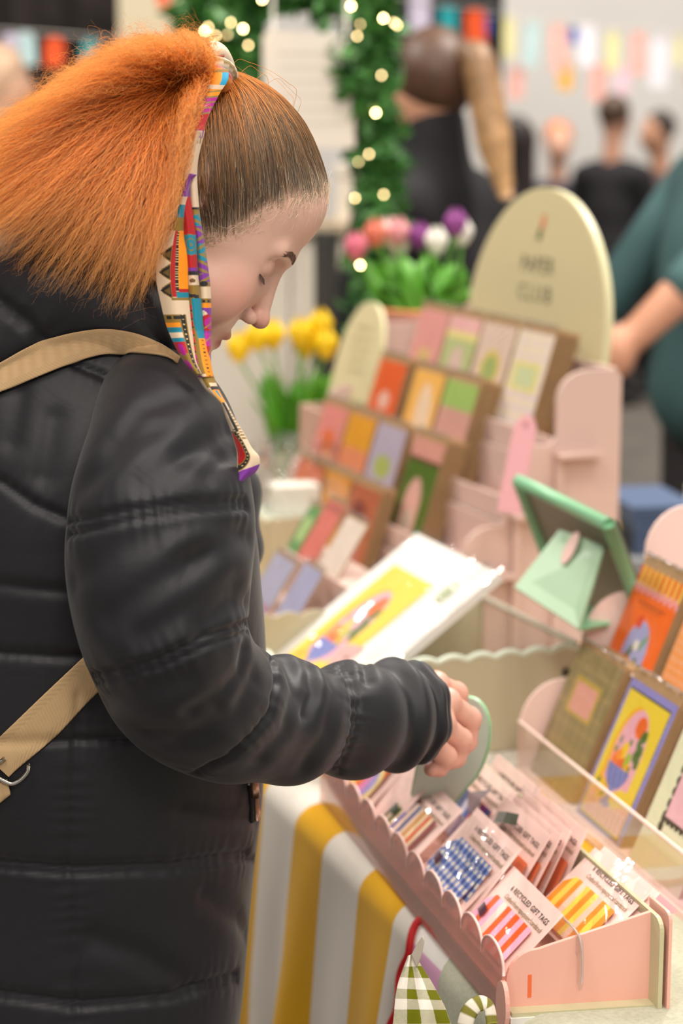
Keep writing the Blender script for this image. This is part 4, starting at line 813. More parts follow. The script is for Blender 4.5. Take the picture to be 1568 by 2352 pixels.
# ================================================================== signed distance bodies -> one continuous mesh
def smin(a, b, k):
    h = np.clip(.5+.5*(b-a)/k, 0, 1); return b+(a-b)*h-k*h*(1-h)
def smax(a, b, k): return -smin(-a, -b, k)
def d_ell(P, c, r, R=None):
    q = P-np.asarray(c, np.float32)
    if R is not None: q = q@np.asarray(R, np.float32)
    r = np.asarray(r, np.float32); k0 = np.linalg.norm(q/r, axis=-1); k1 = np.linalg.norm(q/(r*r), axis=-1); return k0*(k0-1)/np.maximum(k1, 1e-6)
def d_cap(P, a, b, ra, rb):
    a = np.asarray(a, np.float32); b = np.asarray(b, np.float32); ab = b-a; t = np.clip(((P-a)@ab)/max(float(ab@ab), 1e-9), 0, 1); return np.linalg.norm(P-a-t[..., None]*ab, axis=-1)-(ra+(rb-ra)*t)
def surface_nets(f, lo, hi, h):
    lo = np.asarray(lo, float); n = np.ceil((np.asarray(hi)-lo)/h).astype(int)+1
    ax = [(lo[k]+h*np.arange(n[k])).astype(np.float32) for k in range(3)]
    val = np.empty(tuple(n), np.float32)
    for i in range(0, n[0], 16):
        G = np.stack(np.meshgrid(ax[0][i:i+16], ax[1], ax[2], indexing='ij'), -1); val[i:i+16] = f(G)
    S = val < 0; cn = [(a, b, c) for a in (0, 1) for b in (0, 1) for c in (0, 1)]
    sl = lambda o: tuple(slice(o[k], n[k]-1+o[k]) for k in range(3))
    cnt = sum(S[sl(o)].astype(np.int8) for o in cn); mask = (cnt > 0) & (cnt < 8); idx = np.full(mask.shape, -1, np.int64); cells = np.argwhere(mask); idx[mask] = np.arange(len(cells))
    acc = np.zeros((len(cells), 3)); num = np.zeros(len(cells))
    for o in cn:
        for k in range(3):
            if o[k] == 0:
                p = list(o); p[k] = 1; va = val[tuple((cells+np.array(o)).T)]; vb = val[tuple((cells+np.array(p)).T)]; cr_ = (va < 0) != (vb < 0)
                t = np.where(cr_, va/np.where(va == vb, 1, va-vb), 0); pos = np.array(o, float)[None]+np.eye(3)[k]*t[:, None]; acc[cr_] += pos[cr_]; num[cr_] += 1
    V = lo+h*(cells+acc/np.maximum(num, 1)[:, None]); Q = []
    for k in range(3):
        a, b = [(1, 2), (2, 0), (0, 1)][k]; s1 = [slice(None)]*3; s2 = [slice(None)]*3; s1[k] = slice(0, n[k]-1); s2[k] = slice(1, n[k])
        df = S[tuple(s1)] != S[tuple(s2)]; E = np.argwhere(df); E = E[(E[:, a] > 0) & (E[:, b] > 0) & (E[:, a] < n[a]-1) & (E[:, b] < n[b]-1)]
        def ci(da, db):
            q = E.copy(); q[:, a] -= da; q[:, b] -= db; return idx[tuple(q.T)]
        q = np.stack([ci(1, 1), ci(0, 1), ci(0, 0), ci(1, 0)], 1); fl = S[tuple(E.T)]; q[~fl] = q[~fl][:, ::-1]; Q.append(q)
    return V, np.concatenate(Q)
def union_sdf(prims):
    """prims: ('e',c,r[,R],k) ellipsoid / ('c',a,b,ra,rb,k) capsule"""
    def f(P):
        d = None
        for p in prims:
            e = d_ell(P, p[1], p[2], p[3] if len(p) > 4 else None) if p[0] == 'e' else d_cap(P, *p[1:5]); d = e if d is None else smin(d, e, p[-1])
        return d
    return f
def bounds(prims, m):
    L_ = []; H = []
    for p in prims:
        if p[0] == 'e': c = np.array(p[1]); r = max(p[2]) if len(p) > 4 else np.array(p[2]); L_.append(c-r); H.append(c+r)
        else:
            for q, r in ((p[1], p[3]), (p[2], p[4])): L_.append(np.array(q)-r); H.append(np.array(q)+r)
    return np.min(L_, 0)-m, np.max(H, 0)+m
def blob(name, prims, h, m, parent, col=None):
    lo, hi = bounds(prims, 3*h); V, F = surface_nets(union_sdf(prims), lo, hi, h); return fast_mesh(name, V, F, m, parent, col=col)
SKINB = mat('skin_far', 'd59a7c', .5)
def far_person(label, d, px, head_y, scale, facing, top, hairc, legs='2a2628', hair='short', arms=(), trousers=True, lean=0, skin='d59a7c', blocks=.014, shrug=.27, neckcloth=False):
    """standing person at picture column px and depth d; facing = yaw in degrees of where they look"""
    hp = at(px, head_y, d); X, Y, zh = hp; H = zh+.11; t = thing('person', label, 'person', Matrix.Translation(Vector((X, Y, 0)))); sk = mat('skin_'+skin, skin, .5)
    f = np.array([math.cos(math.radians(facing)), math.sin(math.radians(facing)), 0]); r = np.array([f[1], -f[0], 0]); z = np.array([0, 0, 1.]); s = scale; sh = zh-shrug*s
    P0 = f*lean
    pr_ = [('e', (0, 0, zh), (.085*s, .085*s, .115*s), .02), ('e', tuple(f*.035*s+z*(zh-.05*s)), (.06*s, .06*s, .075*s), .03), ('c', tuple(f*.10*s+z*(zh-.015*s)), tuple(f*.105*s+z*(zh-.03*s)), .012*s, .014*s, .02), ('c', tuple(z*(zh-.06*s)-f*.015), tuple(z*sh-f*.03), .052*s, .058*s, .03)]
    tor = [('c', tuple(z*(sh-.05)-f*.02+r*.11*s), tuple(z*(sh-.05)-f*.02-r*.11*s), .085*s, .085*s, .05), ('e', tuple(z*(sh-.25*s)), (.155*s, .145*s, .27*s), .08), ('e', tuple(z*(sh-.48*s)), (.165*s, .155*s, .16*s), .08)]
    for sg_, (el, wr) in zip((1, -1), arms or (((.05, .24), (.16, .42)), ((.05, .24), (.16, .42)))):
        shd = z*(sh-.05)+r*sg_*.18*s-f*.02; e = shd+f*el[0]-z*el[1]*s+r*sg_*.05; w = shd+f*wr[0]-z*wr[1]*s+r*sg_*.02
        tor += [('c', tuple(shd), tuple(e), .062*s, .052*s, .03)]
        if top != '3a5a5c': tor += [('c', tuple(e), tuple(w), .050*s, .040*s, .02)]
        else: pr_ += [('c', tuple(e), tuple(w), .044*s, .032*s, .02)]
        pr_ += [('e', tuple(w+nrm(w-e)*.06), (.042*s, .042*s, .055*s), .02)]
        for q in range(4): pr_ += [('c', tuple(w+nrm(w-e)*.08+r*(.012*(q-1.5))), tuple(w+nrm(w-e)*.15-z*.02+r*(.012*(q-1.5))), .010, .008, .006)]
        pr_ += [('c', tuple(w+nrm(w-e)*.05), tuple(w+nrm(w-e)*.10+f*.04), .012, .009, .008)]
    for sg_, (el, wr) in zip((1, -1), arms or (((.05, .24), (.16, .42)), ((.05, .24), (.16, .42)))):
        shd = z*(sh-.05)+r*sg_*.18*s-f*.02; e = shd+f*el[0]-z*el[1]*s+r*sg_*.05; w = shd+f*wr[0]-z*wr[1]*s+r*sg_*.02
        pr_ += [('c', tuple(z*(sh-.04)-f*.03), tuple(shd), .04, .04, .02), ('c', tuple(shd), tuple(e), .036, .034, .02), ('c', tuple(e), tuple(w), .034, .028, .02)]
    if neckcloth: tor += [('c', tuple(z*(zh-.085*s)-f*.02), tuple(z*(sh-.02)-f*.03), .070*s, .085*s, .05)]
    blob('body', pr_, blocks, sk, t); blob('top', tor, blocks, mat('cloth_'+top, top, .85), t)
    if trousers:
        lg = []
        for sg_ in (1, -1): hipp = z*(sh-.55*s)+r*sg_*.09; lg += [('c', tuple(hipp), tuple(r*sg_*.11+z*.48+f*.02), .095*s, .065*s, .03), ('c', tuple(r*sg_*.11+z*.48+f*.02), tuple(r*sg_*.11+z*.09-f*.01), .065*s, .05*s, .02)]
        blob('trousers', lg, blocks*1.3, mat('cloth_'+legs, legs, .8), t)
        for sg_ in (1, -1): blob('shoe', [('c', tuple(r*sg_*.11+z*.042-f*.03), tuple(r*sg_*.11+z*.036+f*.13), .042, .034, .02)], .01, mat('shoe_dark', '1d1a1a', .5), t)
    hr = [('e', tuple(-f*.018+z*(zh+.028*s)), (.096*s, .096*s, .105*s), .02)]
    if hair == 'short': hr = [('e', tuple(-f*.022+z*(zh+.03*s)), (.092*s, .092*s, .10*s), .02)]
    if hair == 'long': hr += [('c', tuple(-f*.06+z*zh), tuple(-f*.08+z*(zh-.28)), .075, .06, .05)]
    ho = blob('hair', hr, blocks, mat('hair_'+hairc, hairc, .5, noise=(40, .3)), t)
    return t, f, r, zh
# woman with a ponytail in black, seen from behind over the flowers
t, f, r, zh = far_person('woman in black top with long brown ponytail facing away to the left', 5.0, 985, 200, 1.14, 138, '17151a', '4f3526', hair='bun', skin='d8a084', shrug=.215, neckcloth=True)
kp = -f*.10+np.array([0, 0, zh+.06]); Pp = spline(np.array([kp, kp-f*.05+np.array([0, 0, .01]), kp-f*.085+np.array([0, 0, -.10]), kp-f*.115+np.array([0, 0, -.22]), kp-f*.15+np.array([0, 0, -.33])]), 30)
V, F = tube_arrays(Pp, np.interp(np.linspace(0, 1, 30), [0, .1, .35, .7, 1], [.02, .034, .044, .044, .015]), 14)
kcol = np.repeat(np.linspace(0, 1, 30), 14)[:, None]; mesh('ponytail', V, F, mat('pony', (.5, .4, .3), .45, attr='Col', noise=(30, .3)), t, smooth=True, col=lin(hx('5a3d2a'))*(1-kcol)+lin(hx('c09668'))*kcol)
lathe('hair_tie', [(.028, -.012), (.034, 0), (.028, .012)], mat('tie_black', '1a1618', .5), t, 16).location = tuple(kp-f*.01)
# man in a teal shirt leaning over the next table
t, f, r, zh = far_person('man in teal shirt and dark trousers bending over the next stall', 4.9, 1688, 150, 1.16, 200, '3a5a5c', '3c2c22', legs='332f32', arms=(((.22, .27), (.46, .31)), ((.28, .20), (.40, .30))), lean=0, shrug=.20)
# man in black farther off
far_person('man in black jacket standing far off with his back turned', 11.0, 1412, 268, 1.0, 60, '221f24', '4a3426', blocks=.025, skin='cf9a80')
far_person('distant dark haired woman behind the ponytail', 10.0, 1172, 322, .98, 150, '2a2630', '2e2320', hair='long', blocks=.025, skin='cf9c84')
far_person('distant visitor with short dark hair by the picture edge', 11.5, 1508, 302, 1.0, 190, '5c4a48', '33261f', blocks=.03, skin='d09a7c')
far_person('distant visitor in orange hat standing by the far wall', 12.0, 1282, 325, 1.0, 270, '3a3440', 'd8763a', blocks=.03, skin='d8a890')
far_person('blond visitor beyond the orange hair', 7.0, 8, 185, 1.0, 20, 'a08a76', 'caa68a', hair='long', blocks=.02, skin='d8aa90')
# the next stall behind: table with folded cloths
NP = at(1680, 1200, 4.35); nt_ = thing('next_stall_table', 'neighbouring stall table with grey cloth beyond the tablet', 'table', Mz((NP[0], NP[1], 0), 10))
box('table_top', (-.5, -.35, .68), (.6, .12, .71), mat('stall_grey', '7c7f84', .8), nt_)
for (a_, b_) in ((-.45, -.3), (.55, -.3), (-.45, .07), (.55, .07)): tube('leg', [(a_, b_, 0), (a_, b_, .68)], .02, STEEL, nt_)
a, b = np.meshgrid(np.linspace(-.52, .62, 60), np.linspace(0, 1, 12), indexing='ij'); fast_mesh('cloth', np.stack([a, -.36-.02*b+.015*b*np.sin(a*40), .712-.55*b], 2).reshape(-1, 3), grid_faces(60, 12), mat('stall_cloth', '8b8d92', .85, noise=(14, .4)), nt_)
for k, (dx, c_) in enumerate(((-.42, 'd8b04a'), (-.25, '4a5a78'), (-.05, 'e4ded2'))):
    q = thing('folded_cloth', ['mustard', 'navy', 'cream'][k]+' folded cloth on the neighbouring stall', 'cloth', Mz((NP[0], NP[1], .7105), 10))
    for j in range(3): box('fold', (dx-.07, -.30+.01*j, .032*j), (dx+.07, -.02-.01*j, .032*j+.03), mat('folded_'+c_, c_, .85), q, bevel=.01)
# ================================================================== the woman
HC = at(500, 430, 1.78); YAW, TILT = math.radians(10), math.radians(40)
f0 = np.array([math.cos(YAW), math.sin(YAW), 0]); zz_ = np.array([0, 0, 1.]); hr_ = np.array([math.sin(YAW), -math.cos(YAW), 0])
hf = f0*math.cos(TILT)-zz_*math.sin(TILT); hu_ = zz_*math.cos(TILT)+f0*math.sin(TILT); hl = -hr_
RH = np.stack([hf*.965, hl, hu_], 1)                       # head local (cm: x fwd, y left, z up) -> world
def H2W(p): return HC+(np.asarray(p, float)/100)@RH.T
def W2H(p): return ((np.asarray(p, float)-HC)@np.linalg.inv(RH).T)*100
woman = thing('person', 'woman with frizzy orange hair and black padded coat reaching into the tray', 'person', Matrix.Translation(Vector((-.25, 1.88, 0))))
WI = np.array([-.25, 1.88, 0])
neck_b = W2H(np.array([-.225, 1.84, 1.33]))
EYE = np.array([7.0, 3.35, -2.95])
def eye_pt(az, el, r): az, el = math.radians(az), math.radians(el); return EYE+r*np.array([math.cos(el)*math.cos(az), math.cos(el)*math.sin(az), math.sin(el)])
def arc_d(Q, r, el, w):
    P_ = [eye_pt(a, el+8*math.cos(math.radians(a-20)*1.6)*(-1 if el < 0 else 1), r) for a in np.linspace(-42, 78, 7)]; d = None
    for a, b in zip(P_[:-1], P_[1:]): e = d_cap(Q, a, b, w, w); d = e if d is None else np.minimum(d, e)
    return d
def head_sdf(P):
    x, y, z = P[..., 0], P[..., 1], P[..., 2]; A = np.abs(y); Q = np.stack([x, A, z], -1)
    d = d_ell(Q, (-.6, 0, .6), (9.7, 7.5, 8.9))
    d = smin(d, d_ell(Q, (4.2, 0, -4.6), (5.3, 5.9, 6.6)), 2.0)
    d = smin(d, d_ell(Q, (5.3, 0, 2.6), (4.2, 5.6, 4.2)), 2.0)                                    # forehead
    d = smin(d, d_ell(Q, (6.6, 0, -9.4), (2.6, 3.2, 2.6)), 1.6)                                   # muzzle
    d = smin(d, d_cap(Q, (1.2, 5.0, -8.4), (6.6, 1.4, -12.6), 1.7, 1.6), 2.2)                     # jaw
    d = smin(d, d_ell(Q, (7.3, 0, -12.7), (1.9, 2.2, 1.7)), 1.4)                                  # chin
    d = smin(d, d_ell(Q, (5.4, 4.0, -7.3), (2.9, 2.5, 3.0)), 1.5)                                 # cheek
    d = smin(d, d_cap(Q, (8.9, .8, -1.0), (7.4, 4.4, -1.0), .85, .75), 1.1)                       # brow
    d = smax(d, -d_ell(Q, (9.35, 3.7, -2.75), (2.0, 2.2, 1.45)), .9)                               # eye socket
    d = smin(d, d_ell(Q, EYE, (1.42, 1.42, 1.38)), .25)                                             # lids over the eyeball
    d = smin(d, arc_d(Q, 1.42, -46, .13), .22)                                                       # lower lid
    d = smax(d, -arc_d(Q, 1.45, 16, .075), .12); d = smax(d, -arc_d(Q, 1.47, -27, .07), .10)           # lid crease, closed eye line
    d = smin(d, d_cap(Q, (8.95, 0, -2.6), (10.6, 0, -6.3), .72, .78), 1.0)                          # nose bridge
    d = smin(d, d_ell(Q, (10.75, 0, -6.75), (1.05, .95, .85)), .5)                                  # tip
    d = smin(d, d_ell(Q, (9.55, 1.2, -7.15), (1.0, .62, .68)), .35)                                 # wings
    d = smax(d, -d_ell(Q, (9.75, .62, -7.78), (.85, .36, .42)), .15)                                 # nostrils
    d = smax(d, -d_cap(Q, (8.8, 1.95, -7.0), (7.6, 2.9, -9.0), .10, .10), .5)                        # smile fold
    d = smin(d, d_cap(Q, (9.25, .5, -9.75), (7.7, 2.4, -10.35), .48, .22), .35)                      # upper lip
    d = smin(d, d_cap(Q, (8.85, .4, -10.95), (7.6, 2.2, -10.55), .60, .25), .35)                     # lower lip
    d = smax(d, -d_cap(Q, (9.75, 0, -10.38), (7.9, 2.6, -10.42), .09, .06), .15)                     # mouth line
    d = smax(d, -d_cap(Q, (9.55, 0, -8.3), (9.75, 0, -9.3), .12, .16), .3)                           # philtrum
    e = d_ell(Q, (-2.5, 7.3, -2.8), (1.75, .75, 3.1)); e = smax(e, -d_ell(Q, (-2.0, 8.05, -2.6), (.95, .5, 1.9)), .3)
    e = smin(e, d_ell(Q, (-1.35, 7.15, -2.8), (.35, .5, .6)), .3); d = smin(d, e, .5)                    # ear
    d = smin(d, d_cap(P, (-2.2, 0, -6.5), neck_b, 5.3, 6.0), 2.0)                                    # neck
    d = smin(d, d_ell(P, neck_b+np.array([-1, 0, -5]), (5, 10, 6)), 4.0)                               # shoulders under the coat
    return d
lo_h = np.array([-20, -16, -32]); 
Vh, Fh = surface_nets(head_sdf, (-11.5, -9.2, -17.5), (13, 9.2, 11), .20)
# neck and shoulders continue below the face grid in one coarser piece that the coat covers
def low_sdf(P): return smax(head_sdf(P), P[..., 2]+15.0, .01)
Vl, Fl = surface_nets(low_sdf, (-28, -19, -42), (12, 19, -14), .8)
zh_line = lambda x: np.interp(x, [-12, -1.6, .6, 1.9, 2.9, 4.3, 6.0, 7.5, 9], [-9.5, -7.5, -5.6, -4.2, -1.6, 1.7, 3.9, 5.9, 8])
def skin_col(P):
    x, y, z = P.T; c = np.tile(lin(hx('e8bca8')), (len(P), 1)); red = lin(hx('d68470')); lip = lin(hx('b8655c'))
    def mixin(col, w):
        nonlocal c; w = np.clip(w, 0, 1)[:, None]; c = c*(1-w)+col*w
    A = np.abs(y)
    mixin(red, .55*np.exp(-(((x-6.5)/2.8)**2+((A-5.2)/2.6)**2+((z+7)/2.6)**2)))
    mixin(lin(hx('c9705f')), .6*np.exp(-(((x-11)/1.6)**2+(y/1.6)**2+((z+7)/1.3)**2)))
    mixin(lin(hx('b97f6c')), .6*np.exp(-(((x-8)/1.4)**2+((A-3.2)/1.5)**2+((z+3.0)/1.2)**2)))
    mixin(lip, 1.0*np.exp(-(((x-9.0)/1.1)**2+((A)/2.1)**4+((z+10.4)/.85)**4))*(z < -9.2))
    n = .5*np.sin(x*3.1+y*2)+.5*np.sin(z*2.7+x*1.7)
    hm = sm(-.3, 2.4, z-zh_line(x)+.35*n)*(A > -1)*(z > -10); ear = sm(1.15, .95, np.sqrt(((x+2.4)/2.0)**2+((z+2.8)/3.3)**2))*sm(6.6, 6.9, A)
    mixin(lin(hx('4b3826')), .92*hm*(1-ear)); mixin(lin(hx('cf8f78')), .6*ear)
    return c
SKIN = mat('skin', (.7, .5, .4), .42, attr='Col', sss=.12, spec=.45, bump=(900, .08, .0006))
# ---- right hand, same body mesh
J = {'i': [(1000, 1574, 2.000), (1046, 1594, 2.035), (1054, 1640, 2.045), (1040, 1676, 2.033)],
     'm': [(1026, 1614, 1.975), (1076, 1652, 2.005), (1071, 1704, 2.010), (1052, 1730, 2.000)],
     'r': [(1014, 1662, 1.955), (1056, 1700, 1.980), (1047, 1740, 1.985), (1028, 1752, 1.977)],
     'l': [(988, 1702, 1.937), (1022, 1738, 1.957), (1008, 1762, 1.961), (990, 1766, 1.955)]}
wrist = at(930, 1640, 1.915); elbow_c = at(455, 1592, 1.70)
sh_w = at(372, 1000, 1.70); arm0 = [('c', np.array([-.225, 1.84, 1.31]), sh_w, .045, .04, .02), ('c', sh_w, elbow_c, .038, .034, .02)]
hp_ = [('c', elbow_c, at(700, 1650, 1.81), .032, .032, .02), ('c', at(700, 1650, 1.81), wrist, .032, .027, .02)]
for n_, rr in (('i', .0122), ('m', .0125), ('r', .0120), ('l', .0112)):
    a, b, c, d_ = [at(*q) for q in J[n_]]
    w0 = wrist+(a-wrist)*.25
    hp_ += [('c', w0, a, .017, rr*1.02, .012), ('c', a, b, rr*1.0, rr*.98, .004), ('e', a+(0, 0, .001), (rr*1.12,)*3, .004), ('e', b, (rr*1.02,)*3, .003), ('c', b, c, rr*.97, rr*.84, .003), ('c', c, d_, rr*.84, rr*.68, .003)]
th = [at(960, 1600, 1.985), at(1000, 1612, 2.040), at(1032, 1640, 2.070), at(1040, 1680, 2.065)]
hp_ += [('c', wrist+(th[0]-wrist)*.2, th[0], .018, .015, .012), ('c', th[0], th[1], .0145, .0122, .006), ('c', th[1], th[2], .0120, .0105, .003), ('c', th[2], th[3], .0105, .0080, .003)]
def hand_sdf(P):
    d = None
    groups = {}
    for p in hp_:
        e = d_ell(P, p[1], p[2]) if p[0] == 'e' else d_cap(P, *p[1:5]); d = e if d is None else smin(d, e, p[-1])
    return d
lo, hi = bounds(hp_[6:], .01); lo = np.minimum(lo, wrist-.045); hi = np.maximum(hi, wrist+.04); Vn, Fn = surface_nets(hand_sdf, lo, hi, .0017)
arm_p = arm0+hp_[:2]; lo2, hi2 = bounds(arm_p, .01); hi2[0] = lo[0]+.012
Vf, Ff = surface_nets(lambda P: smin(union_sdf(arm0)(P), hand_sdf(P), .02), lo2, hi2, .006)
def hand_col(V):
    c = np.tile(lin(hx('e3b3a0')), (len(V), 1)); tipsP = [at(*J[k][q]) for k in 'imrl' for q in (1, 2, 3)]+[at(*J[k][0]) for k in 'imrl']
    w = np.zeros(len(V))
    for q in tipsP: w = np.maximum(w, np.exp(-(np.linalg.norm(V-q, axis=1)/.018)**2))
    return c*(1-.5*w[:, None])+lin(hx('cf7f6c'))*(.5*w[:, None])
le = at(462, 1520, 2.06); ld = nrm(at(450, 1560, 2.06)-at(475, 1440, 2.05)); lpx = np.array([.3, .9, 0])
lh_p = [('c', at(475, 1440, 2.05), le+ld*.03, .032, .028, .01), ('e', le+ld*.075, (.036, .030, .045), .02)]
for q in range(4):
    b0 = le+ld*.10+lpx*.018*(q-1.5); b1 = b0+ld*.035+lpx*.012; b2 = b1+ld*.022+lpx*.022+np.array([0, 0, -.006]); lh_p += [('c', b0, b1, .0105, .0095, .006), ('c', b1, b2, .0092, .0075, .003)]
lh_p += [('c', le+ld*.06+lpx*.02, le+ld*.09+lpx*.055, .014, .009, .008), ('c', np.array([-.225, 1.84, 1.31]), at(430, 1030, 2.08), .04, .04, .02), ('c', at(430, 1030, 2.08), at(475, 1440, 2.05), .038, .032, .02)]
lo3, hi3 = bounds(lh_p, .02); Vq, Fq = surface_nets(union_sdf(lh_p), lo3, hi3, .004)
Vw = [H2W(Vh), H2W(Vl), Vn, Vf, Vq]; off = np.cumsum([0]+[len(v) for v in Vw]); Fw = np.concatenate([f_+o_ for f_, o_ in zip((Fh, Fl, Fn, Ff, Fq), off)])
colw = np.concatenate([skin_col(Vh), skin_col(Vl), hand_col(Vn), hand_col(Vf), hand_col(Vq)])
body = fast_mesh('body', np.concatenate(Vw)-WI, Fw, SKIN, woman, col=colw)
# ---- eye slit, lashes and brow
def curves_obj(name, strands, radius, m, parent, taper=True):
    """strands: (n, k, 3) world points"""
    n, k = strands.shape[:2]; cv = bpy.data.hair_curves.new(name); cv.add_curves([k]*n)
    cv.position_data.foreach_set('vector', np.ascontiguousarray(strands, np.float32).ravel())
    ra = cv.attributes.get('radius') or cv.attributes.new('radius', 'FLOAT', 'POINT'); prof = np.ones(k) if not taper else np.interp(np.linspace(0, 1, k), [0, .6, 1], [1, .85, .25])
    rad = np.broadcast_to(np.asarray(radius, np.float32).reshape(-1, 1), (n, 1))*prof[None]; ra.data.foreach_set('value', np.ascontiguousarray(rad, np.float32).ravel())
    cv.materials.append(m); return add(bpy.data.objects.new(name, cv), parent)
def hair_mat(name, ramp, rough=.38, var=.25, mel=None):
    m = bpy.data.materials.new(name); m.use_nodes = True; nt = m.node_tree; N = nt.nodes; L = nt.links; N.remove(N['Principled BSDF']); out = N['Material Output']
    hi_ = N.new('ShaderNodeHairInfo'); rp = N.new('ShaderNodeValToRGB'); el = rp.color_ramp.elements
    while len(el) < len(ramp): el.new(.5)
    for e, (p, c) in zip(el, ramp): e.position = p; e.color = (*C(c), 1)
    mr = N.new('ShaderNodeMapRange'); mr.inputs[3].default_value = 1-var; mr.inputs[4].default_value = 1+var; L.new(hi_.outputs['Random'], mr.inputs[0])
    L.new(hi_.outputs['Intercept'], rp.inputs[0]); mx = N.new('ShaderNodeMix'); mx.data_type = 'RGBA'; mx.blend_type = 'MULTIPLY'; mx.inputs[0].default_value = 1; L.new(rp.outputs[0], mx.inputs[6]); L.new(mr.outputs[0], mx.inputs[7])
    df = N.new('ShaderNodeBsdfDiffuse'); tr = N.new('ShaderNodeBsdfTranslucent'); L.new(mx.outputs[2], df.inputs[0]); L.new(mx.outputs[2], tr.inputs[0]); m1 = N.new('ShaderNodeMixShader'); m1.inputs[0].default_value = .28; L.new(df.outputs[0], m1.inputs[1]); L.new(tr.outputs[0], m1.inputs[2])
    hb = N.new('ShaderNodeBsdfHair'); hb.component = 'Reflection'; hb.inputs['RoughnessU'].default_value = rough*.5; hb.inputs['RoughnessV'].default_value = .6; hb.inputs['Color'].default_value = (1, .86, .7, 1)
    m2 = N.new('ShaderNodeMixShader'); m2.inputs[0].default_value = .10; L.new(m1.outputs[0], m2.inputs[1]); L.new(hb.outputs[0], m2.inputs[2]); L.new(m2.outputs[0], out.inputs[0]); return m
BROW = mat('brow_hair', '6e4f3c', .6); LASH = mat('lash_hair', '4a342a', .6)
br = []
for sgn in (-1, 1):
    for k in range(320):
        t = random.random()**.8; p = np.array([9.55-1.9*t, sgn*(1.3+3.3*t), -1.0+.35*math.sin(t*3)+random.uniform(-.30, .30)]); dv_ = np.array([-.25, sgn*.7, .45*(1-t)-.1])*random.uniform(.5, .9)
        pts = np.array([p, p+dv_*.5+np.array([.06, 0, .02]), p+dv_]); br.append(pts)
br = np.array(br)
# push onto the face along x until outside
def snap(Pts, off=.03):
    P = Pts.reshape(-1, 3).copy()
    for _ in range(6):
        d = head_sdf(P.astype(np.float32)); P[:, 0] -= (d-off)*.8
    return P.reshape(Pts.shape)
curves_obj('eyebrows', H2W(snap(br))-WI, .00011, BROW, woman)
ls = []
for sgn in (-1, 1):
    for k in range(90):
        az = -38+112*k/89.; el = -27-8*math.cos(math.radians(az-20)*1.6); p = eye_pt(az, el, 1.44); n_ = nrm(p-EYE); L_ = .30+.28*k/89.
        q = np.array([p, p+(n_*.55+np.array([0, 0, -.10]))*L_, p+(n_*.95+np.array([.1, 0, -.35]))*L_]); q[:, 1] *= sgn; ls.append(q)
ls = np.array(ls)
curves_obj('eyelashes', H2W(ls)-WI, .00010, LASH, woman)
# ================================================================== padded coat
COAT = bpy.data.materials.new('black_padded_nylon'); COAT.use_nodes = True; nt = COAT.node_tree; p = nt.nodes['Principled BSDF']
p.inputs['Base Color'].default_value = (*C('17151b'), 1); p.inputs['Roughness'].default_value = .52; p.inputs['Specular IOR Level'].default_value = .38; p.inputs['Sheen Weight'].default_value = .12
tc = nt.nodes.new('ShaderNodeTexCoord'); mp = nt.nodes.new('ShaderNodeMapping'); mp.inputs['Scale'].default_value = (1, 1, 1); mp.inputs['Rotation'].default_value = (0, .7, 0); nt.links.new(tc.outputs['Object'], mp.inputs[0])
n1 = nt.nodes.new('ShaderNodeTexNoise'); n1.inputs['Scale'].default_value = 22; n1.inputs['Detail'].default_value = 3; n1.inputs['Distortion'].default_value = .6; nt.links.new(mp.outputs[0], n1.inputs['Vector'])
n2 = nt.nodes.new('ShaderNodeTexNoise'); n2.inputs['Scale'].default_value = 900; nt.links.new(tc.outputs['Object'], n2.inputs['Vector'])
b1 = nt.nodes.new('ShaderNodeBump'); b1.inputs['Strength'].default_value = .10; b1.inputs['Distance'].default_value = .012; nt.links.new(n1.outputs['Fac'], b1.inputs['Height'])
b2 = nt.nodes.new('ShaderNodeBump'); b2.inputs['Strength'].default_value = .12; b2.inputs['Distance'].default_value = .0005; nt.links.new(n2.outputs['Fac'], b2.inputs['Height']); nt.links.new(b1.outputs[0], b2.inputs['Normal']); nt.links.new(b2.outputs[0], p.inputs['Normal'])
def sweep(ctrl, nl, na, ell=None):
    """px control rows (x, y, depth, radius px) -> swept tube arrays (nl x na)"""
    ctrl = np.array(ctrl, float); P = np.array([at(x, y, d) for x, y, d, r in ctrl]); R = ctrl[:, 3]/FPX*ctrl[:, 2]
    Q = spline(np.c_[P, R], nl); V, F = tube_arrays(Q[:, :3], Q[:, 3], na, up=(0, -1, 0.05), cap=False); return V, grid_faces(nl, na, True)
sl = [(300, 850, 1.80, 75), (352, 915, 1.745, 135), (374, 1010, 1.70, 176), (374, 1170, 1.667, 212), (366, 1340, 1.66, 210), (385, 1480, 1.67, 198), (455, 1590, 1.705, 180), (575, 1652, 1.765, 154), (720, 1656, 1.825, 136), (850, 1645, 1.88, 126), (925, 1640, 1.905, 118), (962, 1637, 1.918, 110)]
Vs, Fs = sweep(sl, 330, 170)
AX = np.array([-.252, 1.88])
tz = np.array([(.40, .125, .20, .22), (.62, .132, .20, .215), (.80, .152, .195, .21), (.92, .162, .19, .205), (1.08, .168, .185, .20), (1.19, .164, .18, .198), (1.25, .142, .175, .194), (1.30, .105, .168, .185), (1.345, .078, .15, .160), (1.385, .066, .125, .125), (1.42, .060, .10, .095), (1.445, .072, .088, .082), (1.47, .070, .084, .078)])
nz, na = 420, 330; z_ = np.linspace(.40, 1.47, nz); fa, ba, sb = [np.interp(z_, tz[:, 0], tz[:, k]) for k in (1, 2, 3)]
k_ = np.ones(25)/25
fa, ba, sb = [np.convolve(np.r_[np.full(12, v[0]), v, np.full(12, v[-1])], k_, 'valid') for v in (fa, ba, sb)]
fw = np.array([math.cos(math.radians(20)), math.sin(math.radians(20))]); rt_ = np.array([fw[1], -fw[0]]); an = np.linspace(0, 2*math.pi, na, endpoint=False)
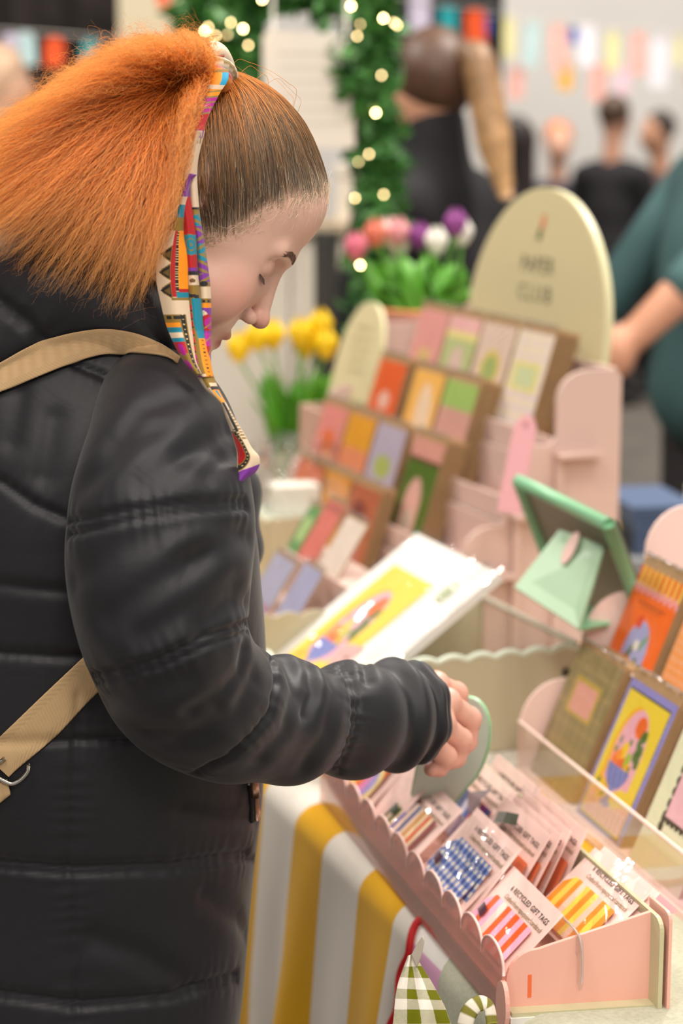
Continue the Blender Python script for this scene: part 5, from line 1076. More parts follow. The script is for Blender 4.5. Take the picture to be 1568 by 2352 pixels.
ca, sa = np.cos(an), np.sin(an); ex = .86
cx_ = np.sign(ca)*np.abs(ca)**ex; sx_ = np.sign(sa)*np.abs(sa)**ex
fr2 = np.where(ca > 0, 1, 0)
lean_ = np.interp(z_, [.4, .9, 1.2, 1.35, 1.47], [-.012, 0, .0, .012, .035])
Vt = np.zeros((nz, na, 3)); d1 = np.where(ca[None] > 0, fa[:, None], ba[:, None])*cx_[None]+lean_[:, None]; d2 = sb[:, None]*sx_[None]
Vt[..., :2] = AX+d1[..., None]*fw+(d2+np.interp(z_, [.9, 1.2, 1.35, 1.47], [0, .01, .03, .05])[:, None])[..., None]*rt_; Vt[..., 2] = z_[:, None]
Vt = Vt.reshape(-1, 3); Ft = grid_faces(nz, na, True)[:, ::-1]
# far sleeve (her other arm hangs in front, bent)
ls_ = [(380, 930, 2.10, 100), (430, 1030, 2.08, 120), (480, 1180, 2.06, 122), (485, 1330, 2.05, 110), (475, 1440, 2.05, 98), (462, 1520, 2.06, 86)]
Vl2, Fl2 = sweep(ls_, 120, 90)
# collar / folded hood behind the neck
hd = [('e', (AX[0]-.055, AX[1]-.01, 1.375), (.135, .165, .075), .03), ('e', (AX[0]-.01, AX[1]-.015, 1.425), (.095, .105, .055), .04), ('c', (AX[0]+.0, AX[1]-.125, 1.405), (AX[0]+.075, AX[1]-.12, 1.385), .045, .04, .03), ('c', (AX[0]+.075, AX[1]-.12, 1.385), (AX[0]+.10, AX[1]-.03, 1.37), .04, .035, .03), ('e', (AX[0]-.02, AX[1]-.05, 1.42), (.10, .11, .055), .04)]
lo, hi = bounds(hd, .02); Vc, Fc = surface_nets(union_sdf(hd), lo, hi, .004)
def normals(V, F):
    n = np.cross(V[F[:, 2]]-V[F[:, 0]], V[F[:, 3]]-V[F[:, 1]]); N = np.zeros_like(V)
    for k in range(4): np.add.at(N, F[:, k], n)
    return nrm(N)
def bvh(V, F): return BVHTree.FromPolygons([tuple(v) for v in V], [tuple(int(i) for i in f) for f in F])
def cast(tree, x, y):
    hit = tree.ray_cast(Vector((0, 0, CZ)), Vector(ray(x, y))); return None if hit[0] is None else np.array(hit[0])
def seam_pts(tree, px, n=60):
    out_ = [cast(tree, x, y) for x, y in resample(np.array(px, float), n)]; return np.array([q for q in out_ if q is not None])
def seam_disp(V, pts, A, w, puff=0, wp=.05, puck=.0, kp=420):
    """inward groove of depth A along a polyline, optional puckers running off it"""
    if len(pts) < 2: return np.zeros(len(V))
    a, b = pts[:-1], pts[1:]; ab = b-a; L2 = np.maximum((ab**2).sum(1), 1e-12); best = np.full(len(V), 9.); par = np.zeros(len(V)); cum = np.r_[0, np.cumsum(np.sqrt(L2))]
    near = np.where(((V > pts.min(0)-.09) & (V < pts.max(0)+.09)).all(1))[0]; W_ = V[near]
    bd = np.full(len(near), 9.); bp = np.zeros(len(near))
    for i in range(len(a)):
        t = np.clip(((W_-a[i])@ab[i])/L2[i], 0, 1); d = np.linalg.norm(W_-a[i]-t[:, None]*ab[i], axis=1); m = d < bd; bd[m] = d[m]; bp[m] = (cum[i]+t*math.sqrt(L2[i]))[m]
    best[near] = bd; par[near] = bp
    fade = 1.0
    return -A*np.exp(-(best/w)**2)+puff*(1-np.exp(-(best/wp)**2))*(best < 1)*0-.55*puck*np.exp(-(best/.022)**2)*(.5+.5*np.sin(par*kp+3*np.sin(par*63)))*np.exp(-(best/.03))
rng2 = np.random.default_rng(3)
def vnoise(V, s, seed=0, oct=3, st=(1, 1, 1)):
    """cheap smooth noise from summed sines"""
    r_ = np.random.default_rng(seed); o_ = np.zeros(len(V)); Q = V*np.array(st)
    for k in range(oct*5):
        d = nrm(r_.normal(size=3))*s*r_.uniform(.6, 1.6); o_ += np.sin(Q@d+r_.uniform(0, 6.28))
    return o_/(oct*5)**.5
ts = bvh(Vs, Fs)
N = normals(Vs, Fs); disp = np.zeros(len(Vs))
seams = [([(120, 1240), (150, 1200), (300, 1168), (450, 1150), (570, 1147)], .0042, .0035, .0025), ([(120, 1268), (150, 1230), (300, 1190), (450, 1170), (575, 1166)], .0042, .0035, .0020),
         ([(170, 1560), (250, 1545), (360, 1515), (470, 1465), (590, 1425)], .0042, .0035, .0022), ([(180, 1580), (260, 1562), (370, 1532), (480, 1482), (592, 1445)], .0032, .0030, .0012),
         ([(622, 1488), (645, 1560), (628, 1640), (590, 1690), (530, 1745), (430, 1790)], .0050, .0045, .0022), ([(760, 1495), (800, 1545), (822, 1610), (819, 1680), (800, 1735), (765, 1795)], .0030, .0028, .0022), ([(772, 1495), (812, 1545), (834, 1610), (831, 1680), (812, 1735), (777, 1795)], .0026, .0026, .0015),
         ([(690, 1500), (712, 1545), (722, 1590), (712, 1640)], .0060, .008, 0), ([(570, 1490), (560, 1545), (520, 1590), (440, 1640)], .0060, .010, 0), ([(825, 1505), (838, 1535), (846, 1562)], .0050, .006, 0),
         ([(660, 1500), (685, 1590), (660, 1680), (600, 1750)], .0050, .011, 0), ([(740, 1500), (765, 1590), (750, 1690), (700, 1770)], .0045, .010, 0),
         ([(500, 1640), (440, 1690), (340, 1690)], .005, .012, 0), ([(590, 1560), (550, 1640), (470, 1700), (390, 1720)], .005, .012, 0)]
for px, A, w, pk_ in seams: disp += seam_disp(Vs, seam_pts(ts, px), A, w, puck=pk_)
wr_ = [([(260, 1010), (330, 940), (400, 915)], .004, .012), ([(200, 1110), (300, 1010), (350, 985)], .0045, .014), ([(420, 1040), (480, 1000), (530, 990)], .005, .012), ([(330, 1110), (430, 1040), (500, 1030)], .0045, .013), ([(480, 1090), (530, 1050), (548, 1040)], .004, .010), ([(170, 1330), (260, 1260), (340, 1230)], .0045, .014), ([(250, 1420), (380, 1330), (470, 1290)], .0045, .014), ([(330, 1460), (440, 1400), (540, 1350)], .005, .014), ([(440, 1290), (520, 1250), (575, 1235)], .0045, .012), ([(400, 1210), (480, 1190), (560, 1215)], .003, .010), ([(470, 1440), (530, 1390), (580, 1380)], .005, .010), ([(220, 1620), (300, 1590), (420, 1560)], .004, .014)]
for px, A, w in wr_: disp += seam_disp(Vs, seam_pts(ts, px, 30), A, w)
disp += .0020*vnoise(Vs, 30, 1)
tpar = np.repeat(np.linspace(0, 1, 330), 170); disp += .0045*np.sin(tpar*66)*sm(.58, .70, tpar)*sm(.99, .93, tpar)+.0018*np.sin(np.tile(np.linspace(0, 2*math.pi, 170, endpoint=False), 330)*7)*sm(.93, 1, tpar)
Vs2 = Vs+N*disp[:, None]
# turned-in cuff
ring = Vs2[-170:]; cen = ring.mean(0); ax_ = nrm(Vs2[-170:].mean(0)-Vs2[-170*6:-170*5].mean(0)); extra = [cen+(ring-cen)*.97+ax_*.003, cen+(ring-cen)*.88+ax_*.002, cen+(ring-cen)*.82-ax_*.02, cen+(ring-cen)*.78-ax_*.06]
Vs3 = np.concatenate([Vs2]+extra); Fs3 = grid_faces(334, 170, True)
# torso seams
tt = bvh(Vt, Ft); Nt = normals(Vt, Ft)
if np.mean(((Vt-np.array([AX[0], AX[1], 1]))*Nt)[:, :2].sum(1)) < 0: Nt = -Nt
disp = np.zeros(len(Vt))
tseams = [([(-600, 1960), (-200, 1960), (0, 1978), (160, 1995), (400, 1988), (600, 1955)], .0045, .004, .002), ([(-200, 1980), (0, 1996), (160, 2012), (400, 2004), (600, 1972)], .003, .003, .001), ([(-600, 2230), (-200, 2250), (0, 2278), (180, 2306), (400, 2288), (590, 2225)], .0045, .004, .002), ([(-200, 2266), (0, 2294), (180, 2322), (400, 2304), (590, 2242)], .003, .003, .001),
          ([(178, 1600), (172, 1720), (158, 2000), (182, 2360)], .0035, .0025, .0012), ([(-600, 1680), (-100, 1700), (60, 1705), (290, 1700), (420, 1690)], .004, .004, .002), ([(-600, 1450), (-120, 1480), (0, 1500), (150, 1512), (260, 1500)], .0045, .005, .002), ([(-600, 1040), (-120, 1080), (0, 1105), (80, 1160), (150, 1190)], .0045, .0045, .002),
          ([(-80, 1330), (60, 1350), (170, 1360)], .0035, .006, .0), ([(170, 832), (240, 858), (300, 905), (320, 930)], .0040, .0035, .002), ([(20, 1010), (40, 900)], .004, .012, 0), ([(100, 1090), (120, 960)], .004, .012, 0), ([(220, 2160), (330, 2200), (450, 2270)], .004, .012, 0), ([(420, 1870), (520, 1885), (590, 1880)], .003, .008, 0), ([(480, 2060), (560, 2110), (575, 2160)], .004, .010, 0)]
for px, A, w, pk_ in tseams: disp += seam_disp(Vt, seam_pts(tt, px), A, w, puck=pk_)
zq = Vt[:, 2]; disp +=   .0034*vnoise(Vt, 20, 5, st=(1, 1, 1.6))
Vt2 = Vt+Nt*disp[:, None]
coat = fast_mesh('padded_coat', Vt2-WI, Ft, COAT, woman)
fast_mesh('sleeve', Vs3-WI, Fs3, COAT, coat); 
Nl = normals(Vl2, Fl2); fast_mesh('sleeve', Vl2+Nl*(.003*vnoise(Vl2, 40, 8)+.0035*np.sin(np.repeat(np.linspace(0, 1, 120), 90)*40))[:, None]-WI, Fl2, COAT, coat)
tc_ = bvh(Vc, Fc); Nc = normals(Vc, Fc); dc = .003*vnoise(Vc, 30, 9)
for px, A, w, pk_ in [([(-40, 660), (0, 690), (60, 735), (110, 790)], .0045, .004, .003), ([(-50, 685), (0, 712), (50, 750), (95, 800)], .003, .003, .001), ([(300, 640), (330, 700), (350, 760), (380, 800)], .004, .004, 0)]: dc += seam_disp(Vc, seam_pts(tc_, px), A, w, puck=pk_)
fast_mesh('hood', Vc+Nc*dc[:, None]-WI, Fc, COAT, coat)
# pocket zip at the front edge
ZIP = mat('rose_gold_metal', 'c79a80', .3, metal=.9)
zp = [at(578, 1835, 1.80), at(590, 1872, 1.80)]
zt_ = bvh(Vt2, Ft)
def stick(px, o_=.004):
    r_ = [cast(zt_, x, y) for x, y in px]; return np.array([q-nrm(q-np.array([0, 0, CZ]))*o_ for q in r_ if q is not None])
zl = stick([(574, 1800), (577, 1840), (578, 1885)], .003)
if len(zl) > 1:
    V, F = tube_arrays(zl, .003, 8); mesh('zip_tape', V-WI, F, mat('zip_black', '141214', .5), coat, smooth=True)
    q0 = zl[0]; 
    V, F = tube_arrays(np.array([q0+(.004, -.004, .004), q0+(.0055, -.005, -.012)]), .004, 8); mesh('zip_slider', V-WI, F, ZIP, coat, smooth=True)
    V, F = tube_arrays(np.array([q0+(.0055, -.005, -.012), q0+(.007, -.006, -.026), q0+(.0065, -.006, -.034)]), (.0022, .003, .002), 8); mesh('zip_pull', V-WI, F, ZIP, coat, smooth=True)
# trousers below the coat (out of frame, keeps the figure standing)
lg = []
for sg_ in (1, -1):
    q = np.array([AX[0], AX[1], 0])+np.r_[rt_, 0]*sg_*.10; lg += [('c', q+(0, 0, .62), q+(0, 0, .1), .09, .06, .03)]
blob('trousers', [tuple([a_[0], a_[1]-WI, a_[2]-WI]+list(a_[3:])) for a_ in lg], .015, mat('cloth_2a2628', '2a2628', .8), woman)
for sg_ in (1, -1):
    q = np.array([AX[0], AX[1], 0])+np.r_[rt_, 0]*sg_*.10-WI; fw3 = np.r_[fw, 0]; blob('shoe', [('c', q-fw3*.05+(0, 0, .045), q+fw3*.13+(0, 0, .038), .045, .036, .02)], .008, mat('shoe_dark', '1d1a1a', .5), woman)
# ================================================================== canvas bag strap
ALL = bvh(np.concatenate([Vs2, Vt2, Vc+Nc*dc[:, None]]), np.concatenate([Fs, Ft+len(Vs2), Fc+len(Vs2)+len(Vt2)]))
WEB = bpy.data.materials.new('canvas_webbing'); WEB.use_nodes = True; nt = WEB.node_tree; p = nt.nodes['Principled BSDF']; p.inputs['Roughness'].default_value = .85; p.inputs['Specular IOR Level'].default_value = .2
at_ = nt.nodes.new('ShaderNodeAttribute'); at_.attribute_name = 'Col'; nt.links.new(at_.outputs['Color'], p.inputs['Base Color'])
bag = thing('bag_strap', 'beige woven canvas bag strap across the black coat', 'bag strap')
def web(top_px, bot_px, nl, nw, off, depth=None, name='webbing', tree=None):
    tree = tree or ALL
    T_ = spline(np.array(top_px, float), nl); B_ = spline(np.array(bot_px, float), nl); t = np.linspace(0, 1, nw); G = np.zeros((nl, nw, 3)); last = 1.65
    for i in range(nl):
        for j in range(nw):
            x, y = T_[i]*(1-t[j])+B_[i]*t[j]; q = cast(tree, x, y) if depth is None else at(x, y, depth[0]+(depth[1]-depth[0])*i/(nl-1))
            if q is None: q = at(x, y, last)
            last = float((q[1])*_c-(q[2]-CZ)*_s); G[i, j] = q
    if depth is None:
        for _ in range(14):                        # webbing bridges the small folds of the coat
            G[1:-1] = (G[:-2]+2*G[1:-1]+G[2:])/4; G[:, 1:-1] = (G[:, :-2]+2*G[:, 1:-1]+G[:, 2:])/4
    tow = nrm(np.array([0, 0, CZ])-G); L_ = np.linalg.norm(np.diff(G[:, nw//2], axis=0), axis=1).sum()
    s = np.linspace(0, L_, nl)[:, None]*np.ones(nw); u = np.broadcast_to(t, (nl, nw)); cord = (np.minimum(u, 1-u) < .24)
    prof = np.sin(u*math.pi)**.25*.0008+np.where(cord, .00016*np.sin((s*1300+np.where(u < .5, u, -u)*60)), .00015*np.sin(s*2600)*np.sin(u*120))
    G = G+tow*(off+prof)[..., None]; sh_ = np.where(cord, .5+.5*np.sin(s*1300+np.where(u < .5, u, -u)*60), .75+.25*np.sin(s*2600))
    c = lin(hx('b99a72'))*(.88+.22*sh_[..., None]); c = c.reshape(-1, 3)
    o = fast_mesh(name, G.reshape(-1, 3), grid_faces(nl, nw), WEB, bag, col=c); md = o.modifiers.new('thickness', 'SOLIDIFY'); md.thickness = .0022; md.offset = -1; return o
web([(-320, 1000), (-190, 930), (-60, 860), (0, 833), (70, 795), (150, 768), (235, 757), (310, 768), (370, 795), (412, 824)], [(-330, 1065), (-195, 995), (-60, 925), (0, 900), (80, 868), (170, 832), (240, 813), (310, 812), (370, 818), (410, 832)], 240, 26, .0035)
web([(330, 1385), (260, 1445), (180, 1520), (90, 1605), (0, 1692), (-40, 1730)], [(360, 1465), (290, 1530), (205, 1610), (130, 1690), (45, 1762), (20, 1785)], 240, 30, .004, tree=zt_)
web([(14, 1790), (-60, 1830), (-200, 1930), (-330, 2030)], [(24, 1826), (-45, 1880), (-180, 1990), (-310, 2100)], 60, 12, .004, name='strap_end', tree=zt_)
rg = [cast(ALL, x, y) for x, y in [(66, 1756), (62, 1775), (40, 1796), (18, 1798), (-20, 1770), (10, 1742)]]; rg = [q-nrm(q-np.array([0, 0, CZ]))*.007 for q in rg if q is not None]
if len(rg) >= 4:
    V, F = tube_arrays(spline(np.array(rg), 40), .0019, 10); mesh('buckle_ring', V, F, mat('bright_steel', 'd8d4cc', .18, metal=1), bag, smooth=True)
web([(424, 834), (470, 882), (508, 940), (530, 1000), (544, 1080)], [(420, 846), (462, 890), (498, 946), (520, 1004), (538, 1084)], 80, 6, 0, depth=(1.70, 1.70))
# ================================================================== hair
ORANGE = hair_mat('orange_frizz', [(0, 'c05e16'), (.4, 'e68826'), (.75, 'ee9632'), (1, 'e09c4c')], .45, .45)
SCALP = hair_mat('scalp_hair', [(0, 'b8a48c'), (.12, '6a5038'), (.32, '8a5e2e'), (.58, 'c67e32'), (.9, 'dc8836')], .30, .9)
GREY = hair_mat('grey_wisps', [(0, 'c4b298'), (1, 'ece0cc')], .4, .3)
KN = H2W((-7.0, 0, 7.4))
outl_ = np.array([(478, 100), (430, 74), (350, 84), (270, 92), (190, 128), (110, 185), (40, 240), (-60, 300), (-160, 400), (-210, 520), (-150, 600), (-60, 600), (10, 605), (60, 655), (130, 680), (200, 690), (270, 735), (318, 705), (350, 640), (374, 565), (386, 480), (396, 400), (410, 320), (424, 250)], float)
kx, ky, kd = proj(KN); kpx = np.array([488., 178.])
def puff(n, smin_, smax_, frizz, k=44, seed=5):
    r_ = np.random.default_rng(seed); a = r_.uniform(0, 1, n); cl = np.r_[0, np.cumsum(np.linalg.norm(np.diff(outl_, axis=0), axis=1))]; cl /= cl[-1]
    E = np.stack([np.interp(a, cl, outl_[:, q]) for q in (0, 1)], 1); s = r_.uniform(smin_, smax_, n)**.5; w = r_.uniform(-1, 1, n); w = np.sign(w)*np.abs(w)**.85
    End = kpx+(E-kpx)*s[:, None]; L_ = np.linalg.norm(End-kpx, axis=1)
    # control points: leave the knot upward and back, then fall
    st = kpx+r_.normal(size=(n, 2))*np.array([9, 20]); up_ = np.stack([-np.clip(L_*.30, 10, 120), -np.clip(55*(L_/350), 0, 70)*sm(400, 150, E[:, 1])-10], 1)
    c1 = st+up_*r_.uniform(.6, 1.1, (n, 1)); c2 = st+(End-st)*.68+np.stack([np.zeros(n), -np.clip(L_*.07, 0, 30)], 1)
    t = np.linspace(0, 1, k)[None, :, None]; B = (1-t)**3*st[:, None]+3*(1-t)**2*t*c1[:, None]+3*(1-t)*t*t*c2[:, None]+t**3*End[:, None]
    tk = np.linspace(0, 1, k)[None]; dep = kd+w[:, None]*(.018+.115*np.sin(np.clip(tk*s[:, None]*1.0, 0, 1)*math.pi*.62)**.9)-.01*tk
    dep = dep+.03*tk*s[:, None]*(E[:, :1] < 250)*0
    ph = r_.uniform(0, 6.28, (n, 3, 1)); am = frizz*r_.uniform(.4, 1.6, (n, 1))*np.clip(tk*2.2, 0, 1); fq = r_.uniform(22, 75, (n, 3, 1))
    wx = (np.sin(tk*fq[:, 0]+ph[:, 0])+.5*np.sin(tk*fq[:, 1]*2.1+ph[:, 1])); wy = (np.sin(tk*fq[:, 1]+ph[:, 2])+.5*np.sin(tk*fq[:, 2]*2.3+ph[:, 0]))
    clump = np.round(a*420+r_.uniform(0, 1, n)*.6)*.731; wx = wx+3.6*np.sin(clump[:, None]*3.1+tk*9); wy = wy+3.6*np.cos(clump[:, None]*1.7+tk*8)
    B = B+np.stack([wx, wy], 2)*am[..., None]
    dd = dep+wx*am*.00030; a_ = (B[..., 0]-784)/FPX; b_ = (1176-B[..., 1])/FPX
    return np.stack([a_*dd, (_c+b_*_s)*dd, CZ+(-_s+b_*_c)*dd], -1)
hairp = curves_obj('frizzy_ponytail', puff(33000, .22, 1.0, 3.2)-WI, np.random.default_rng(1).uniform(.00010, .00020, 33000), ORANGE, woman)
fly = puff(900, .92, 1.0, 9.0, seed=9); curves_obj('flyaway_hair', fly-WI, .00008, ORANGE, woman)
# slicked strands from the hairline to the knot
cr0 = np.array([-.6, 0, .6]); kn_l = np.array([-7.0, 0, 7.4]); vis = (Vh[:, 2] > zh_line(Vh[:, 0])-.3) & (Vh[:, 2] > -9) & (((Vh[:, 0]+2.5)/2.1)**2+((Vh[:, 2]+2.8)/3.4)**2 > 1)
cand = Vh[vis]; rr_ = np.random.default_rng(4); nS = 9000; root = cand[rr_.integers(0, len(cand), nS)]+rr_.normal(size=(nS, 3))*.12
edge = np.abs(cand[:, 2]-zh_line(cand[:, 0])) < .9; ce = cand[edge]; root[:1500] = ce[rr_.integers(0, len(ce), 1500)]+rr_.normal(size=(1500, 3))*.3
def over_head(root, k=18, lift=.22, jit=.10, seed=2):
    r_ = np.random.default_rng(seed); n = len(root); a = nrm(root-cr0); ra = np.linalg.norm(root-cr0, axis=1); kk = kn_l+r_.normal(size=(n, 3))*.45-cr0; b = nrm(kk); rb = np.linalg.norm(kk, axis=1)
    om = np.arccos(np.clip((a*b).sum(1), -1, 1)); t = np.linspace(0, 1, k); so_ = np.maximum(np.sin(om), 1e-4)
    P = (np.sin((1-t)[None]*om[:, None])/so_[:, None])[..., None]*a[:, None]+(np.sin(t[None]*om[:, None])/so_[:, None])[..., None]*b[:, None]
    Q = cr0+P*((ra[:, None]*(1-t)+rb[:, None]*t)[..., None])
    for _ in range(3):
        d = head_sdf(Q.astype(np.float32)); Q = Q+P*((np.maximum(lift*np.sin(np.clip(t*1.2+.05, 0, 1)*math.pi/2)[None], .03)*r_.uniform(.4, 1.5, (n, 1)))-d)[..., None]*np.where(d < 1.5, .8, 0)[..., None]
    ph = r_.uniform(0, 6.28, (n, 1)); fq = r_.uniform(3, 9, (n, 1)); Q = Q+np.stack([np.sin(t*fq+ph), np.cos(t*fq*1.3+ph), np.sin(t*fq*.8+2*ph)], -1)*jit*r_.uniform(.3, 1.5, (n, 1, 1)); return Q
curves_obj('slicked_hair', H2W(over_head(root))-WI, rr_.uniform(.00012, .00026, nS), SCALP, woman)
# curly grey wisps along the hairline
nW = 620; ce2 = ce[(ce[:, 1] < 2)]; rw = ce2[rr_.integers(0, len(ce2), nW)]; tk = np.linspace(0, 1, 26); Wp = []
for p0 in rw:
    side_ = nrm(np.array([.4, 0, -.8])+rr_.normal(size=3)*.5); nn = nrm(p0-cr0); e1 = nrm(np.cross(nn, side_)); e2 = np.cross(e1, nn); Lh = rr_.uniform(.8, 3.6)*(1.3 if p0[2] < 1 else .9); cur = rr_.uniform(.14, .5); tw = rr_.uniform(6, 16)*rr_.choice([-1, 1])
    q = p0+nn*(.10+.35*tk[:, None]*rr_.uniform(.2, 1))+e2*(Lh*tk[:, None])+(e1*np.sin(tk*tw)[:, None]+e2*(np.cos(tk*tw)-1)[:, None])*cur*np.clip(tk*2, 0, 1)[:, None]; Wp.append(q)
curves_obj('hairline_wisps', H2W(np.array(Wp))-WI, .00010, GREY, woman)
# ================================================================== patterned scarf
SCARF = mat('silk_scarf', (.8, .7, .6), .55, attr='Col', sheen=.2, spec=.3, bump=(1400, .25, .0006))
sc_ = thing('head_scarf', 'multicoloured patterned scarf knotted round the orange ponytail', 'scarf')
CRM, OLV, BLK, REDC, ORG, TEA, PUR, MAG = 'd9c0a2', '8a6c26', '1d1a1c', 'b01216', 'ef8f0c', '0f7f95', '7a2d96', 'b0168c'
def strip(name, rows, dfun, fn, nl=300, nw=44, fold=.0, parent=sc_):
    """rows: (y, xl, xr) px"""
    R_ = np.array(rows, float); Y = np.linspace(R_[0, 0], R_[-1, 0], nl); q = spline(R_, 600); o_ = np.argsort(q[:, 0]); xl = np.interp(Y, q[o_, 0], q[o_, 1]); xr = np.interp(Y, q[o_, 0], q[o_, 2]); t = np.linspace(0, 1, nw)
    X_ = xl[:, None]*(1-t)+xr[:, None]*t; YY = np.repeat(Y[:, None], nw, 1); D = dfun(YY)-.006*np.sin(t*math.pi)[None]+fold*np.sin(t*7)[None]
    a = (X_-784)/FPX; b = (1176-YY)/FPX; P = np.stack([a*D, (_c+b*_s)*D, CZ+(-_s+b*_c)*D], -1)
    c = lin(np.clip(fn(np.broadcast_to(t, X_.shape).ravel(), YY.ravel()), 0, 1))
    o = fast_mesh(name, P.reshape(-1, 3), grid_faces(nl, nw), SCARF, parent, col=c); md = o.modifiers.new('thickness', 'SOLIDIFY'); md.thickness = .0009; md.offset = 1; return o
def bands(u, y, L_):
    P = Paint(u, y, CRM)
    for a, b, c in L_: P.put((y >= a) & (y < b), c)
    return P
def fnA(u, y):
    P = bands(u, y, [(400, 452, PUR), (452, 470, CRM), (470, 500, TEA), (500, 530, OLV), (530, 690, CRM), (735, 870, CRM)])
    m = (y > 530) & (y < 682)                                             # red bar, dotted edge, orange panel, triangles
    P.put(m & (u > .46) & (u < .60), REDC); P.put(m & (u > .60) & (u < .68), BLK); P.put(m & (u > .60) & (u < .68) & (np.sin(y*1.1) > .8), 'e0c890'); P.put(m & (u > .68), ORG); P.put(m & (u > .68) & (y > 664), REDC); P.put((y > 672) & (y < 684) & (u > .6), TEA); P.put((y > 684) & (y < 690) & (u > .4), OLV)
    tri = ((y-560) % 42)/42; mt = (y > 560) & (y < 690) & (u < .46); P.put(mt & (np.abs(tri-.55) < .52*(1-(.44-u)/.40)*.9*np.clip((u-.06)*9, 0, 1)), OLV); P.put(mt & (np.abs(tri-.55) < .40*(u-.08)/.36) & (u > .10) & (u < .44), BLK); P.put(mt & (np.abs(tri-.58) < .22*(u-.2)/.22) & (u > .22) & (u < .40), '6b5428')
    f_ = (y > 722) & (y < 880) & (u < .82); P.put(f_, OLV); P.put((y > 722) & (y < 872) & (u > .62) & (u < .78), BLK); P.put((y > 722) & (y < 872) & (u > .67) & (u < .73) & (np.sin(y*.55) > .75), 'd8bc84'); P.put((y > 726) & (y < 733) & (u > .1) & (u < .72) & ~((u > .3) & (u < .36)), BLK)
    g = (u < .56) & (y > 740); P.put(g & (y < 758), ORG); P.put(g & (y > 752) & (y < 764), TEA); P.put(g & (y > 764) & (y < 776), CRM); P.put(g & (y > 776) & (y < 786), TEA); P.put(g & (y > 786) & (y < 812), REDC); P.put((((u-.3)/.16)**2+((y-803)/14)**2 < 1), MAG); P.put(g & (y > 816) & (y < 850) & (u > .2) & (u < .5), OLV); P.put((((u-.2)/.25)**2+((y-838)/12)**2 < 1), MAG)
    return P.c
def fnB(u, y):
    P = bands(u, y, [(300, 412, CRM), (412, 420, BLK), (420, 452, PUR), (452, 540, REDC), (540, 585, TEA), (585, 615, REDC), (615, 622, PUR), (622, 632, BLK), (632, 655, CRM), (655, 668, OLV), (668, 860, OLV)])
    P.put((((u-.55)/.55)**2+((y-562)/24)**2 < 1), TEA); rr = np.sqrt(((u-.6)/.55)**2+((y-562)/24)**2); P.put((np.sin(rr*14) > .75) & (rr < 1), OLV); P.put((y > 440) & (y < 540) & (u < .18), OLV)
    P.put((y > 668) & (y < 690) & (np.abs(y-680-6*(u-.5)) < 4) & (u > .2) & (u < .85), BLK); P.put((((u-.5)/.2)**2+((y-645)/5)**2 < 1), '6b4a28')
    te = (y > 685) & (y < 800) & (u > .36+.25*np.clip((y-740)/60, 0, 1)); P.put(te, TEA)
    bd_ = (y > 700) & (y < 830) & (u < .34); k = ((y-700) % 19); P.put(bd_ & (k < 11), 'c01a24'); P.put(bd_ & (k >= 11) & (k < 16), BLK); P.put((y > 812) & (u < .34) & (((y) % 12) < 7), MAG)
    ob = (y > 778) & (u > .55); P.put(ob, ORG); P.put(ob & (np.sin(y*.7) > .7) & (u > .68) & (u < .82), BLK); return P.c
def fnC(u, y):
    P = bands(u, y, [(300, 476, CRM), (476, 482, BLK), (482, 492, OLV), (492, 520, TEA), (520, 560, PUR), (560, 600, TEA), (600, 648, PUR), (648, 658, OLV), (658, 686, CRM), (686, 697, OLV), (697, 708, ORG), (708, 840, PUR)])
    m = (y > 486) & (y < 650); P.put(m & (np.sin(y*.33+u*5*np.sign(np.sin(y*.07))) > .35), '8f7430'); P.put((((u-.5)/.3)**2+((y-652)/6)**2 < 1), BLK); P.put((y > 689) & (y < 694) & ((u*3) % 1 < .6), BLK)
    P.put((y > 712) & (y < 726) & (np.abs(u-.35) < (y-710)/34), CRM); P.put((((u-.7)/.55)**2+((y-742)/20)**2 < 1), REDC); P.put((((u-.85)/.42)**2+((y-742)/14)**2 < 1), MAG); P.put((((u-.6)/.5)**2+((y-782)/18)**2 < 1), MAG); P.put((y > 795) & (y < 815), REDC); P.put((y > 725) & (np.sin(y*.20+u*4) > .93), '9a7a30'); return P.c
def fnD(u, y):
    P = bands(u, y, [(850, 880, OLV), (880, 888, CRM), (888, 896, BLK), (896, 925, ORG)]); P.put((y > 850) & (y < 925) & (u < .45), CRM); P.put((y > 850) & (y < 890) & (u > .25) & (u < .5), OLV); P.put((y > 898) & (y < 915) & (u > .6) & (u < .8), TEA)
    P.put((y > 925) & (np.abs(u-.55) < .10) & (y < 990), BLK); P.put((y > 940) & (y < 1010) & (u > .62) & (u < .95) & (np.sin(y*.9) > -.1), OLV); P.put((y > 985) & (y < 1002) & (u > .25) & (u < .6) & (np.sin(y*1.2) > 0), BLK)
    e = ((u-.05)/.50)**2+((y-1030)/46)**2; P.put((e < 1.35) & (y > 990), OLV); P.put((e < 1.2) & (y > 990), BLK); P.put((e < 1.0) & (e > .86) & (np.sin(y*.8) > .7) & (y > 990), 'd8bc84'); P.put((e < .72) & (y > 985), OLV); P.put((e < .62) & (y > 985), REDC)
    P.put(y > 1076-16*(u-.5)*2*0+(-22*(u-.5)), PUR); P.put((u < .05) & (y > 925), 'b9a084'); return P.c
dA = lambda y: np.interp(y, [150, 300, 480, 620, 760, 870, 960, 1110], [1.700, 1.660, 1.660, 1.660, 1.662, 1.655, 1.645, 1.645])
strip('loose_end', [(400, 436, 450), (420, 424, 436), (470, 408, 426), (537, 387, 420), (588, 364, 430), (640, 360, 431), (690, 369, 433), (758, 387, 440), (826, 421, 449), (860, 450, 462)], lambda y: dA(y)-.004, fnA)
strip('loose_end', [(300, 446, 462), (340, 436, 450), (430, 411, 433), (520, 416, 447), (622, 428, 452), (690, 431, 460), (758, 437, 467), (826, 441, 481), (866, 456, 488)], lambda y: dA(y), fnB)
